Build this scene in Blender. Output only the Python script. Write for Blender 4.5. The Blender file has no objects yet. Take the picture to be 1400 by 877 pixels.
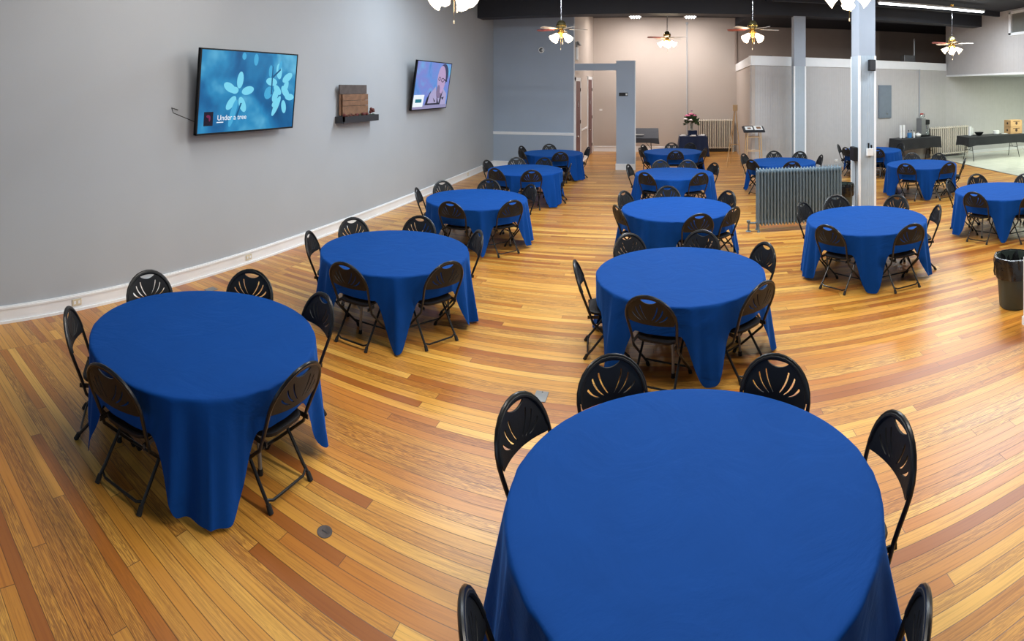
import bpy, bmesh, math, random
from math import sin, cos, pi, atan2, radians as R_
from mathutils import Vector, Matrix
random.seed(7)
C = bpy.context.scene.collection
SC = bpy.context.scene

# ------------------------------------------------------------------ camera (a hand-swept panorama: cylinder projection)
F_U, F_V, Y0, XC, CAM_H = 718.0, 712.0, 120.5, 905.0, 2.62
cam = bpy.data.cameras.new('camera'); cam_o = bpy.data.objects.new('camera', cam); C.objects.link(cam_o)
cam.type = 'PANO'
cam.panorama_type = 'CENTRAL_CYLINDRICAL'
cam.central_cylindrical_range_u_min = -700 / F_U
cam.central_cylindrical_range_u_max = 700 / F_U
cam.central_cylindrical_range_v_min = (Y0 - 877) / F_V
cam.central_cylindrical_range_v_max = Y0 / F_V
cam.central_cylindrical_radius = 1.0
cam.clip_start = 0.05; cam.clip_end = 200
cam_o.location = (0, 0, CAM_H)
cam_o.rotation_euler = (pi / 2, 0, -(700 - XC) / F_U)
SC.camera = cam_o
SC.view_settings.view_transform = 'Standard'
SC.view_settings.look = 'None'
SC.view_settings.exposure = 0.0
SC.view_settings.gamma = 1.0
SC.view_settings.use_curve_mapping = False
SC.cycles.use_denoising = True
SC.cycles.max_bounces = 6
SC.cycles.diffuse_bounces = 3
SC.cycles.sample_clamp_indirect = 6.0

# ------------------------------------------------------------------ world and large lights
w = bpy.data.worlds.new('world'); SC.world = w; w.use_nodes = True
bg = w.node_tree.nodes['Background']
bg.inputs[0].default_value = (0.75, 0.85, 1.0, 1); bg.inputs[1].default_value = 0.05

def area(name, loc, rot, sx, sy, power, col, spread=None):
    l = bpy.data.lights.new(name, 'AREA'); l.shape = 'RECTANGLE'; l.size = sx; l.size_y = sy
    l.energy = power; l.color = col
    if spread: l.spread = spread
    o = bpy.data.objects.new(name, l); o.location = loc; o.rotation_euler = rot; C.objects.link(o)
    return o
# daylight through the three tall windows of the wall behind the camera
for x in (-3.3, 0.4, 4.1, 7.8):
    area('window_daylight', (x, -3.42, 2.4), (R_(90), 0, 0), 1.7, 2.6, 26, (0.58, 0.78, 1.0))
# fluorescent ceiling fixtures (their housings are built with the ceiling)
TUBES = [(-2.6, 3.6, 5.35, 3.4, 112), (-2.6, 9.2, 5.35, 3.4, 185), (1.2, 3.6, 5.35, 3.4, 180), (1.2, 9.2, 5.35, 3.4, 340),
         (6.6, 4.2, 5.0, 3.4, 240), (6.6, 8.7, 5.0, 3.4, 240), (7.5, 13.15, 4.98, 3.5, 190)]
for (x, y, z, l, pw) in TUBES:
    area('tube_light', (x, y, z - 0.075), (0, 0, 0), l, 0.16, pw, (0.84, 0.93, 1.0) if y > 8 else (1.0, 0.93, 0.84))
for x in (-1.02, 1.08):
    area('spot_fixture_light', (x, 19.6, 5.28), (R_(12), 0, 0), 0.42, 1.1, 125, (1.0, 0.91, 0.86))
area('nook_light', (12.9, 13.6, 3.02), (0, 0, 0), 3.6, 3.0, 220, (0.93, 1.0, 0.80))
area('hall_light', (-2.0, 19.6, 5.4), (0, 0, 0), 0.5, 0.5, 14, (1.0, 0.86, 0.72))

# ------------------------------------------------------------------ materials
def lin(c):
    return tuple(((v / 255) / 12.92 if v <= 10 else (((v / 255) + 0.055) / 1.055) ** 2.4) for v in c)
def mat(name, rgb, rough=0.5, metal=0.0, noise=0.06, nscale=6.0, bump=0.0, bscale=60.0, emit=0.0, ecol=None, coat=0.0, sheen=0.0, spec=0.5, alpha=1.0, trans=0.0):
    m = bpy.data.materials.new(name); m.use_nodes = True
    nt = m.node_tree; b = nt.nodes['Principled BSDF']
    c = lin(rgb)
    tc = nt.nodes.new('ShaderNodeTexCoord'); n = nt.nodes.new('ShaderNodeTexNoise')
    n.inputs['Scale'].default_value = nscale; n.inputs['Detail'].default_value = 4
    nt.links.new(tc.outputs['Object'], n.inputs['Vector'])
    r = nt.nodes.new('ShaderNodeValToRGB')
    r.color_ramp.elements[0].position = 0.25; r.color_ramp.elements[1].position = 0.75
    r.color_ramp.elements[0].color = tuple(v * (1 - noise) for v in c) + (1,)
    r.color_ramp.elements[1].color = tuple(min(1, v * (1 + noise)) for v in c) + (1,)
    nt.links.new(n.outputs['Fac'], r.inputs['Fac']); nt.links.new(r.outputs['Color'], b.inputs['Base Color'])
    b.inputs['Roughness'].default_value = rough; b.inputs['Metallic'].default_value = metal
    b.inputs['Coat Weight'].default_value = coat; b.inputs['Sheen Weight'].default_value = sheen
    b.inputs['Specular IOR Level'].default_value = spec
    b.inputs['Transmission Weight'].default_value = trans
    if bump:
        n2 = nt.nodes.new('ShaderNodeTexNoise'); n2.inputs['Scale'].default_value = bscale; n2.inputs['Detail'].default_value = 3
        nt.links.new(tc.outputs['Object'], n2.inputs['Vector'])
        bp = nt.nodes.new('ShaderNodeBump'); bp.inputs['Strength'].default_value = bump; bp.inputs['Distance'].default_value = 0.01
        nt.links.new(n2.outputs['Fac'], bp.inputs['Height']); nt.links.new(bp.outputs['Normal'], b.inputs['Normal'])
    if emit:
        b.inputs['Emission Color'].default_value = tuple(lin(ecol or rgb)) + (1,); b.inputs['Emission Strength'].default_value = emit
    return m

def mathn(nt, op, a, b=None, c=None):
    n = nt.nodes.new('ShaderNodeMath'); n.operation = op
    for i, v in enumerate((a, b, c)):
        if v is None: continue
        if isinstance(v, (int, float)): n.inputs[i].default_value = v
        else: nt.links.new(v, n.inputs[i])
    return n.outputs[0]

def beadboard(name, rgb, pitch=0.085, rough=0.5):
    m = mat(name, rgb, rough, noise=0.03)
    nt = m.node_tree; b = nt.nodes['Principled BSDF']
    tc = nt.nodes.new('ShaderNodeTexCoord'); s = nt.nodes.new('ShaderNodeSeparateXYZ')
    nt.links.new(tc.outputs['Object'], s.inputs[0])
    u = mathn(nt, 'ADD', s.outputs['X'], s.outputs['Y'])
    fr = mathn(nt, 'FRACT', mathn(nt, 'DIVIDE', u, pitch))
    d = mathn(nt, 'ABSOLUTE', mathn(nt, 'SUBTRACT', fr, 0.5))
    g = mathn(nt, 'SMOOTH_MIN', mathn(nt, 'MULTIPLY', d, 8.0), 1.0, 0.3)
    bp = nt.nodes.new('ShaderNodeBump'); bp.inputs['Strength'].default_value = 0.9; bp.inputs['Distance'].default_value = 0.006
    nt.links.new(g, bp.inputs['Height']); nt.links.new(bp.outputs['Normal'], b.inputs['Normal'])
    return m

def floor_material():
    m = bpy.data.materials.new('plank_floor'); m.use_nodes = True
    nt = m.node_tree; b = nt.nodes['Principled BSDF']; L = nt.links.new
    tc = nt.nodes.new('ShaderNodeTexCoord'); s = nt.nodes.new('ShaderNodeSeparateXYZ'); L(tc.outputs['Object'], s.inputs[0])
    X, Y = s.outputs['X'], s.outputs['Y']
    W = 0.083
    # the narrow border course along the left wall has its own boards
    border = mathn(nt, 'LESS_THAN', X, -4.95)
    yb = mathn(nt, 'ADD', Y, mathn(nt, 'MULTIPLY', border, 0.043))
    ry = mathn(nt, 'DIVIDE', yb, W); row = mathn(nt, 'FLOOR', ry)
    wn = nt.nodes.new('ShaderNodeTexWhiteNoise'); wn.noise_dimensions = '2D'
    cv = nt.nodes.new('ShaderNodeCombineXYZ'); L(row, cv.inputs[0]); L(border, cv.inputs[1]); L(cv.outputs[0], wn.inputs['Vector'])
    off = mathn(nt, 'MULTIPLY', wn.outputs['Value'], 9.0)
    rx = mathn(nt, 'DIVIDE', mathn(nt, 'ADD', X, off), 3.1); seg = mathn(nt, 'FLOOR', rx)
    cv2 = nt.nodes.new('ShaderNodeCombineXYZ'); L(row, cv2.inputs[0]); L(seg, cv2.inputs[1]); L(border, cv2.inputs[2])
    wn2 = nt.nodes.new('ShaderNodeTexWhiteNoise'); wn2.noise_dimensions = '3D'; L(cv2.outputs[0], wn2.inputs['Vector'])
    tone = nt.nodes.new('ShaderNodeValToRGB'); cr = tone.color_ramp
    cr.elements[0].position = 0.0; cr.elements[0].color = lin((150, 86, 28)) + (1,)
    cr.elements[1].position = 1.0; cr.elements[1].color = lin((232, 182, 88)) + (1,)
    for p, c in ((0.05, (170, 102, 36)), (0.15, (190, 122, 44)), (0.5, (206, 146, 58)), (0.8, (219, 163, 72))):
        e = cr.elements.new(p); e.color = lin(c) + (1,)
    L(wn2.outputs['Value'], tone.inputs['Fac'])
    # grain: stretched noise, different on every board
    sh = nt.nodes.new('ShaderNodeCombineXYZ')
    L(mathn(nt, 'MULTIPLY', X, 1.3), sh.inputs[0]); L(mathn(nt, 'MULTIPLY', Y, 26.0), sh.inputs[1]); L(mathn(nt, 'MULTIPLY', wn2.outputs['Value'], 40.0), sh.inputs[2])
    g1 = nt.nodes.new('ShaderNodeTexNoise'); g1.inputs['Scale'].default_value = 1.6; g1.inputs['Detail'].default_value = 6; g1.inputs['Distortion'].default_value = 1.2
    L(sh.outputs[0], g1.inputs['Vector'])
    wv = mathn(nt, 'SINE', mathn(nt, 'MULTIPLY', g1.outputs['Fac'], 46.0))
    gm = mathn(nt, 'MULTIPLY_ADD', wv, 0.5, 0.5)
    gamt = mathn(nt, 'MULTIPLY', mathn(nt, 'POWER', wn2.outputs['Color'] if False else mathn(nt, 'FRACT', mathn(nt, 'MULTIPLY', wn2.outputs['Value'], 7.31)), 1.6), 0.80)
    gfac = mathn(nt, 'MULTIPLY', gm, gamt)
    mx = nt.nodes.new('ShaderNodeMix'); mx.data_type = 'RGBA'; L(gfac, mx.inputs['Factor'])
    L(tone.outputs['Color'], mx.inputs[6]); mx.inputs[7].default_value = lin((112, 62, 28)) + (1,)
    # broad wear blotches along the boards
    wb = nt.nodes.new('ShaderNodeTexNoise'); wb.inputs['Scale'].default_value = 1.0; wb.inputs['Detail'].default_value = 5
    sh2 = nt.nodes.new('ShaderNodeCombineXYZ'); L(mathn(nt, 'MULTIPLY', X, 0.6), sh2.inputs[0]); L(mathn(nt, 'MULTIPLY', Y, 5.0), sh2.inputs[1]); L(wn2.outputs['Value'], sh2.inputs[2])
    L(sh2.outputs[0], wb.inputs['Vector'])
    wr = nt.nodes.new('ShaderNodeMapRange'); L(wb.outputs['Fac'], wr.inputs[0]); wr.inputs[1].default_value = 0.55; wr.inputs[2].default_value = 0.8; wr.inputs[3].default_value = 0; wr.inputs[4].default_value = 0.45
    mx2 = nt.nodes.new('ShaderNodeMix'); mx2.data_type = 'RGBA'; L(wr.outputs[0], mx2.inputs['Factor'])
    L(mx.outputs[2], mx2.inputs[6]); mx2.inputs[7].default_value = lin((146, 80, 28)) + (1,)
    # fine pores and streaks
    sh3 = nt.nodes.new('ShaderNodeCombineXYZ'); L(mathn(nt, 'MULTIPLY', X, 2.2), sh3.inputs[0]); L(mathn(nt, 'MULTIPLY', Y, 95.0), sh3.inputs[1]); L(mathn(nt, 'MULTIPLY', wn2.outputs['Value'], 17.0), sh3.inputs[2])
    pn = nt.nodes.new('ShaderNodeTexNoise'); pn.inputs['Scale'].default_value = 1.0; pn.inputs['Detail'].default_value = 4; L(sh3.outputs[0], pn.inputs['Vector'])
    pr = nt.nodes.new('ShaderNodeMapRange'); L(pn.outputs['Fac'], pr.inputs[0]); pr.inputs[1].default_value = 0.48; pr.inputs[2].default_value = 0.72; pr.inputs[3].default_value = 0; pr.inputs[4].default_value = 0.5
    mx4 = nt.nodes.new('ShaderNodeMix'); mx4.data_type = 'RGBA'; L(pr.outputs[0], mx4.inputs['Factor'])
    L(mx2.outputs[2], mx4.inputs[6]); mx4.inputs[7].default_value = lin((128, 66, 22)) + (1,)
    mx2 = mx4
    # seams
    fy = mathn(nt, 'FRACT', ry); ey = mathn(nt, 'MULTIPLY', mathn(nt, 'MINIMUM', fy, mathn(nt, 'SUBTRACT', 1.0, fy)), W)
    fx = mathn(nt, 'FRACT', rx); ex = mathn(nt, 'MULTIPLY', mathn(nt, 'MINIMUM', fx, mathn(nt, 'SUBTRACT', 1.0, fx)), 3.1)
    eb = mathn(nt, 'ABSOLUTE', mathn(nt, 'ADD', X, 4.95))
    e = mathn(nt, 'MINIMUM', mathn(nt, 'MINIMUM', ey, ex), eb)
    sm = nt.nodes.new('ShaderNodeMapRange'); L(e, sm.inputs[0]); sm.inputs[1].default_value = 0.0008; sm.inputs[2].default_value = 0.0030; sm.inputs[3].default_value = 0.85; sm.inputs[4].default_value = 0.0
    mx3 = nt.nodes.new('ShaderNodeMix'); mx3.data_type = 'RGBA'; L(sm.outputs[0], mx3.inputs['Factor'])
    L(mx2.outputs[2], mx3.inputs[6]); mx3.inputs[7].default_value = lin((70, 40, 20)) + (1,)
    L(mx3.outputs[2], b.inputs['Base Color'])
    rr = nt.nodes.new('ShaderNodeMapRange'); L(wb.outputs['Fac'], rr.inputs[0]); rr.inputs[3].default_value = 0.26; rr.inputs[4].default_value = 0.46
    L(rr.outputs[0], b.inputs['Roughness'])
    b.inputs['Coat Weight'].default_value = 0.42; b.inputs['Coat Roughness'].default_value = 0.30
    bp = nt.nodes.new('ShaderNodeBump'); bp.inputs['Strength'].default_value = 0.25; bp.inputs['Distance'].default_value = 0.002
    L(mathn(nt, 'MINIMUM', mathn(nt, 'MULTIPLY', e, 300.0), 1.0), bp.inputs['Height']); L(bp.outputs['Normal'], b.inputs['Normal'])
    return m

def tile_material():
    m = mat('pale_vinyl_tile', (226, 228, 214), 0.18, noise=0.03, nscale=2, coat=0.3)
    nt = m.node_tree; b = nt.nodes['Principled BSDF']
    tc = nt.nodes.new('ShaderNodeTexCoord'); br = nt.nodes.new('ShaderNodeTexBrick')
    br.offset = 0; br.inputs['Scale'].default_value = 1.0; br.inputs['Brick Width'].default_value = 0.305; br.inputs['Row Height'].default_value = 0.305
    br.inputs['Mortar Size'].default_value = 0.003
    br.inputs['Color1'].default_value = lin((228, 230, 216)) + (1,); br.inputs['Color2'].default_value = lin((216, 220, 206)) + (1,); br.inputs['Mortar'].default_value = lin((180, 182, 170)) + (1,)
    nt.links.new(tc.outputs['Object'], br.inputs['Vector']); nt.links.new(br.outputs['Color'], b.inputs['Base Color'])
    return m

def cloth_mat(name, rgb, bump=0.35):
    m = mat(name, rgb, 0.78, noise=0.05, nscale=3, sheen=0.15, spec=0.25)
    nt = m.node_tree; b = nt.nodes['Principled BSDF']
    tc = nt.nodes.new('ShaderNodeTexCoord')
    n = nt.nodes.new('ShaderNodeTexNoise'); n.inputs['Scale'].default_value = 2.2; n.inputs['Detail'].default_value = 5; n.inputs['Distortion'].default_value = 2.5; n.inputs['Roughness'].default_value = 0.55
    nt.links.new(tc.outputs['Object'], n.inputs['Vector'])
    bp = nt.nodes.new('ShaderNodeBump'); bp.inputs['Strength'].default_value = bump; bp.inputs['Distance'].default_value = 0.02
    nt.links.new(n.outputs['Fac'], bp.inputs['Height']); nt.links.new(bp.outputs['Normal'], b.inputs['Normal'])
    return m

M = {}
M['floor'] = floor_material()
M['tile'] = tile_material()
M['wall'] = mat('wall_paint_grey', (173, 179, 186), 0.62, noise=0.025, nscale=1.2, bump=0.06, bscale=40)
M['wall_back'] = mat('wall_paint_warm_lit', (186, 176, 168), 0.62, noise=0.025, nscale=1.2, bump=0.06, bscale=40)  # warm glow of the nearby lamps is mixed into this grey
M['wall_cool_lit'] = mat('wall_paint_cool_lit', (160, 174, 192), 0.62, noise=0.025, nscale=1.2, bump=0.06, bscale=40)  # cool daylight on the camera-facing walls is tinted into this colour
M['wall_dim'] = mat('wall_paint_taupe', (168, 152, 142), 0.8, noise=0.05, nscale=1.5)
M['bead'] = beadboard('beadboard_grey', (190, 188, 188))
M['bead_col'] = beadboard('beadboard_column', (170, 184, 196), 0.052)
M['colpaint'] = mat('column_paint', (158, 168, 182), 0.5, noise=0.02)
M['white'] = mat('white_trim_paint', (238, 241, 244), 0.4, noise=0.02)
M['ceiling'] = mat('ceiling_navy', (28, 32, 44), 0.7, noise=0.08, nscale=2)
M['beam'] = mat('beam_navy', (38, 41, 50), 0.6, noise=0.08, nscale=2)
M['door'] = mat('door_maroon', (98, 58, 60), 0.4, noise=0.06)
M['black_plastic'] = mat('black_plastic', (19, 21, 24), 0.5, spec=0.35, noise=0.08, nscale=20, bump=0.12, bscale=260)
M['black_seat'] = mat('black_seat_plastic', (15, 16, 20), 0.48, spec=0.3, noise=0.1, nscale=20, bump=0.15, bscale=300)
M['black_metal'] = mat('black_powdercoat_steel', (24, 25, 27), 0.3, metal=0.2, noise=0.05)
M['rubber'] = mat('black_rubber', (18, 18, 18), 0.75)
M['cloth'] = cloth_mat('blue_tablecloth_fabric', (3, 60, 132), 0.5)
M['cloth'].node_tree.nodes['Principled BSDF'].inputs['Specular IOR Level'].default_value = 0.12
_b = M['cloth'].node_tree.nodes['Principled BSDF']
_b.inputs['Sheen Weight'].default_value = 0.55; _b.inputs['Sheen Roughness'].default_value = 0.35; _b.inputs['Sheen Tint'].default_value = lin((60, 140, 240)) + (1,)
M['navy_cloth'] = cloth_mat('navy_cloth_fabric', (24, 40, 74))
M['black_cloth'] = cloth_mat('black_cloth_fabric', (30, 32, 36))
M['grey_cloth'] = cloth_mat('charcoal_cover_fabric', (66, 70, 78))
M['radiator'] = mat('radiator_slate_enamel', (104, 122, 134), 0.35, noise=0.05, bump=0.1, bscale=80)
M['radiator_cream'] = mat('radiator_cream_enamel', (222, 214, 200), 0.4, noise=0.05)
M['rad_dark'] = mat('radiator_board_gap_shade', (62, 56, 50), 0.6, noise=0.08)  # brown of the backboard, also the painted shade behind the cream radiators
M['grey_metal'] = mat('grey_steel', (140, 142, 144), 0.35, metal=0.6)
M['chrome'] = mat('chrome_steel', (200, 200, 204), 0.2, metal=1.0)
M['brass'] = mat('polished_brass', (200, 160, 84), 0.22, metal=1.0)
M['fan_housing'] = mat('fan_antique_brass', (150, 140, 100), 0.25, metal=0.8)
M['blade_light'] = mat('fan_blade_whitewash', (206, 196, 184), 0.4)
M['blade_red'] = mat('fan_blade_rosewood', (128, 62, 56), 0.35, noise=0.2, nscale=12)
M['shade'] = mat('frosted_glass_shade_lit', (255, 244, 222), 0.4, emit=5.5, ecol=(255, 236, 204))
M['tube'] = mat('fluorescent_tube_lit', (255, 255, 255), 0.4, emit=7.0, ecol=(248, 252, 255))
M['housing'] = mat('fixture_white_enamel', (210, 214, 216), 0.4)
M['wood_easel'] = mat('pale_beech_wood', (200, 166, 122), 0.5, noise=0.12, nscale=14)
M['wood_old'] = mat('weathered_board_brown', (124, 92, 70), 0.7, noise=0.3, nscale=9, bump=0.4, bscale=50)
M['wood_grey'] = mat('weathered_board_grey', (84, 76, 74), 0.7, noise=0.25, nscale=9, bump=0.4, bscale=50)
M['shelf'] = mat('shelf_black_stain', (44, 46, 52), 0.5)
M['twig'] = mat('dried_berry_red', (96, 44, 40), 0.7, noise=0.3)
M['leaf'] = mat('dark_green_leaf', (48, 78, 46), 0.6, noise=0.3)
M['pink'] = mat('pink_petals', (196, 104, 140), 0.6, noise=0.15)
M['whitepetal'] = mat('white_petals', (240, 232, 232), 0.6)
M['purple'] = mat('purple_petals', (112, 60, 120), 0.6)
M['glass'] = mat('clear_glass', (220, 232, 232), 0.05, trans=0.9)
M['paper'] = mat('white_paper', (228, 230, 230), 0.7)
M['card'] = mat('brown_cardboard', (190, 152, 108), 0.8, noise=0.06)
M['card_dark'] = mat('cardboard_print', (70, 52, 42), 0.8)
M['panelbox'] = mat('electrical_panel_grey', (118, 130, 144), 0.45, metal=0.2)
M['bin'] = mat('dark_green_bin_plastic', (52, 62, 58), 0.45)
M['bag'] = mat('black_bin_liner', (20, 21, 23), 0.22, bump=0.8, bscale=22)
M['beige'] = mat('beige_plastic', (214, 204, 178), 0.5)
M['blue_pack'] = mat('blue_pack', (52, 118, 176), 0.5)
M['red_lid'] = mat('red_plastic', (188, 48, 44), 0.4)
M['ceramic'] = mat('white_ceramic', (232, 234, 234), 0.2)
M['winglass'] = mat('interior_window_pane', (120, 122, 118), 0.15)
def screen(name, rgb, st=1.0, n=0.0, ns=3.0):
    m = mat(name, (6, 6, 8), 0.25, noise=0); nt = m.node_tree; b = nt.nodes['Principled BSDF']
    b.inputs['Emission Strength'].default_value = st
    if isinstance(rgb, list):
        tc = nt.nodes.new('ShaderNodeTexCoord'); no = nt.nodes.new('ShaderNodeTexNoise'); no.inputs['Scale'].default_value = ns; no.inputs['Detail'].default_value = 3; no.inputs['Distortion'].default_value = 0.4
        nt.links.new(tc.outputs['Object'], no.inputs['Vector'])
        cr = nt.nodes.new('ShaderNodeValToRGB'); nt.links.new(no.outputs['Fac'], cr.inputs['Fac'])
        els = cr.color_ramp.elements
        els[0].position = 0.3; els[0].color = lin(rgb[0]) + (1,); els[1].position = 0.72; els[1].color = lin(rgb[-1]) + (1,)
        for i, c in enumerate(rgb[1:-1]):
            e = els.new(0.3 + 0.42 * (i + 1) / (len(rgb) - 1)); e.color = lin(c) + (1,)
        nt.links.new(cr.outputs['Color'], b.inputs['Emission Color'])
    else:
        b.inputs['Emission Color'].default_value = lin(rgb) + (1,)
    return m

# ------------------------------------------------------------------ mesh helpers
class MB:
    def __init__(s): s.bm = bmesh.new()
    def box(s, c, d, rot=None, bevel=0.0):
        t = bmesh.new(); bmesh.ops.create_cube(t, size=1.0)
        bmesh.ops.scale(t, vec=d, verts=t.verts)
        if bevel: bmesh.ops.bevel(t, geom=list(t.edges), offset=bevel, segments=2, affect='EDGES', profile=0.5)
        if rot is not None: bmesh.ops.transform(t, matrix=rot.to_4x4(), verts=t.verts)
        bmesh.ops.translate(t, vec=c, verts=t.verts); s._add(t); return s
    def bx(s, x0, x1, y0, y1, z0, z1, bevel=0.0):
        return s.box(((x0 + x1) / 2, (y0 + y1) / 2, (z0 + z1) / 2), (abs(x1 - x0), abs(y1 - y0), abs(z1 - z0)), bevel=bevel)
    def _add(s, t):
        me = bpy.data.meshes.new('tmp'); t.to_mesh(me); t.free(); s.bm.from_mesh(me); bpy.data.meshes.remove(me)
    def tube(s, pts, r, seg=8, cap=True, closed=False):
        pts = [Vector(p) for p in pts]; n = len(pts); rings = []
        rr = r if isinstance(r, (list, tuple)) else [r] * n
        prev = None
        for i, p in enumerate(pts):
            a = pts[(i - 1) % n] if (i > 0 or closed) else p; b = pts[(i + 1) % n] if (i < n - 1 or closed) else p
            t = (b - a).normalized()
            if prev is None:
                u = t.cross(Vector((0, 0, 1)));
                if u.length < 1e-3: u = t.cross(Vector((1, 0, 0)))
                u.normalize()
            else:
                u = (prev - t * prev.dot(t)).normalized()
            prev = u; v = t.cross(u)
            rings.append([s.bm.verts.new(p + (u * cos(2 * pi * k / seg) + v * sin(2 * pi * k / seg)) * rr[i]) for k in range(seg)])
        m = n if closed else n - 1
        for i in range(m):
            A, B = rings[i], rings[(i + 1) % n]
            for k in range(seg): s.bm.faces.new((A[k], A[(k + 1) % seg], B[(k + 1) % seg], B[k]))
        if cap and not closed:
            s.bm.faces.new(rings[0][::-1]); s.bm.faces.new(rings[-1])
        return s
    def lathe(s, prof, c=(0, 0, 0), seg=24, mtx=None, wob=None):
        c = Vector(c); rings = []
        for (r, z) in prof:
            ring = []
            for k in range(seg):
                a = 2 * pi * k / seg; q = r * (1 + (wob(a, z) if wob else 0))
                p = Vector((q * cos(a), q * sin(a), z))
                if mtx is not None: p = mtx @ p
                ring.append(s.bm.verts.new(c + p))
            rings.append(ring)
        for A, B in zip(rings, rings[1:]):
            for k in range(seg): s.bm.faces.new((A[k], A[(k + 1) % seg], B[(k + 1) % seg], B[k]))
        if prof[0][0] > 1e-5: s.bm.faces.new(rings[0][::-1])
        if prof[-1][0] > 1e-5: s.bm.faces.new(rings[-1])
        return s
    def prism(s, poly, z0, z1, mtx=None):
        n = len(poly)
        def P(x, y, z):
            v = Vector((x, y, z)); return mtx @ v if mtx is not None else v
        A = [s.bm.verts.new(P(x, y, z0)) for x, y in poly]; B = [s.bm.verts.new(P(x, y, z1)) for x, y in poly]
        s.bm.faces.new(A[::-1]); s.bm.faces.new(B)
        for k in range(n): s.bm.faces.new((A[k], A[(k + 1) % n], B[(k + 1) % n], B[k]))
        return s
    def sphere(s, c, r, seg=10, sc=(1, 1, 1)):
        t = bmesh.new(); bmesh.ops.create_uvsphere(t, u_segments=seg, v_segments=max(5, seg // 2 + 1), radius=r)
        bmesh.ops.scale(t, vec=sc, verts=t.verts); bmesh.ops.translate(t, vec=c, verts=t.verts); s._add(t); return s
    def quad(s, *p):
        s.bm.faces.new([s.bm.verts.new(Vector(q)) for q in p]); return s
    def mesh(s, name, m, smooth=False):
        bmesh.ops.recalc_face_normals(s.bm, faces=s.bm.faces)
        me = bpy.data.meshes.new(name); s.bm.to_mesh(me); s.bm.free(); me.materials.append(m)
        if smooth:
            me.polygons.foreach_set('use_smooth', [True] * len(me.polygons))
            try: me.set_sharp_from_angle(angle=R_(40))
            except Exception: pass
        me.update(); return me
    def build(s, name, m, parent=None, smooth=False, loc=None, rotz=0):
        return put(name, s.mesh(name, m, smooth), parent, loc, rotz)
def put(name, me, parent=None, loc=None, rotz=0):
    o = bpy.data.objects.new(name, me); C.objects.link(o)
    if parent is not None: o.parent = parent
    if loc is not None: o.location = loc
    o.rotation_euler.z = rotz
    return o
def tag(o, label=None, cat=None, group=None, kind=None):
    if label: o['label'] = label
    if cat: o['category'] = cat
    if group: o['group'] = group
    if kind: o['kind'] = kind
    return o
def thing(name, label, cat, loc=(0, 0, 0), rotz=0, group=None):
    o = bpy.data.objects.new(name, None); C.objects.link(o); o.location = loc; o.rotation_euler.z = rotz; o.empty_display_size = 0.1
    return tag(o, label, cat, group)
def struct(o): o['kind'] = 'structure'; return o
def dup(root, loc, rotz, label=None, group=None):
    r = root.copy(); C.objects.link(r); r.location = loc; r.rotation_euler.z = rotz
    if label: r['label'] = label
    if group: r['group'] = group
    for ch in list(root.children):
        c = ch.copy(); C.objects.link(c); c.parent = r
        for g in list(ch.children):
            d = g.copy(); C.objects.link(d); d.parent = c
    return r

# ------------------------------------------------------------------ room shell
XL = -5.52                     # left wall
YB, YH = 21.4, 16.6            # back wall, nearer back wall on the left
XR = 10.5                      # upper right wall
ZC, ZR = 5.53, 5.18            # ceilings
PA, PB = (2.67, 15.5), (10.45, 17.4)       # partition wall line
PANG = atan2(PB[1] - PA[1], PB[0] - PA[0])
def on_partition(t, z, out=0.0):           # a point t metres along the partition, standing out of it by out
    return (PA[0] + cos(PANG) * t + sin(PANG) * out, PA[1] + sin(PANG) * t - cos(PANG) * out, z)

struct(MB().bx(XL - .1, 16, -3.6, 22, -0.1, 0).build('floor', M['floor']))
struct(MB().prism([(9.74, 12.0), (9.74, 17.3), (16, 17.3), (16, -3.5), (9.0, -3.5)], 0.0, 0.006).build('floor_tiled', M['tile']))
struct(MB().prism([(9.70, 12.0), (9.74, 12.0), (9.74, 17.2), (9.70, 17.2)], 0.0, 0.012).prism([(8.96, -3.5), (9.0, -3.5), (9.74, 12.0), (9.70, 12.0)], 0.0, 0.012).build('trim_7', M['grey_metal']))
struct(MB().bx(XL - .1, 3.0, -3.6, 22, ZC, ZC + .1).build('ceiling', M['ceiling']))
struct(MB().bx(3.0, 16, -3.6, 22, ZR, ZR + .45).build('ceiling_low', M['ceiling']))
struct(MB().bx(XL, XR, 15.05, 15.6, 4.78, ZC).build('ceiling_beam', M['beam']))
jb = MB()
for y in (2, 5, 8, 11, 14.0): jb.bx(3.02, XR, y, y + .12, ZR - .16, ZR)
struct(jb.build('ceiling_joists', M['beam']))
struct(MB().bx(XL - .15, XL, -3.6, YH + .1, 0, ZC).build('wall_left', M['wall']))
struct(MB().bx(XL - .1, -2.8, YH, YH + .12, 0, ZC).build('wall_back_left', M['wall_cool_lit']))
wh = MB().bx(-2.92, -2.8, YH + .12, YB + .1, 0, ZC)
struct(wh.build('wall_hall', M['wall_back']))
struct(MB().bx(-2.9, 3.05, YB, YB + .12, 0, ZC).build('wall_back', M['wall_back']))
struct(MB().bx(3.05, 13.0, YB, YB + .12, 0, ZR).build('wall_loft', M['wall_dim']))
struct(MB().bx(12.9, 13.0, 17.3, YB, 3.4, ZR).build('wall_loft_side', M['wall_dim']))
# pillar wall and header
struct(MB().bx(-1.45, -.86, YH, YH + .14, 0, 3.5).build('wall_pillar', M['wall_cool_lit']))
struct(MB().bx(-2.8, -1.45, YH + .02, YH + .12, 3.19, 3.41).build('trim_1', M['wall_cool_lit']))
struct(MB().bx(-.86, -.835, YH - .005, YH + .15, 0, 3.5).build('trim_2', M['white']))
struct(MB().bx(-2.815, -2.785, YH - .012, YH, 0, 4.7).build('trim_3', M['white']))
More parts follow.
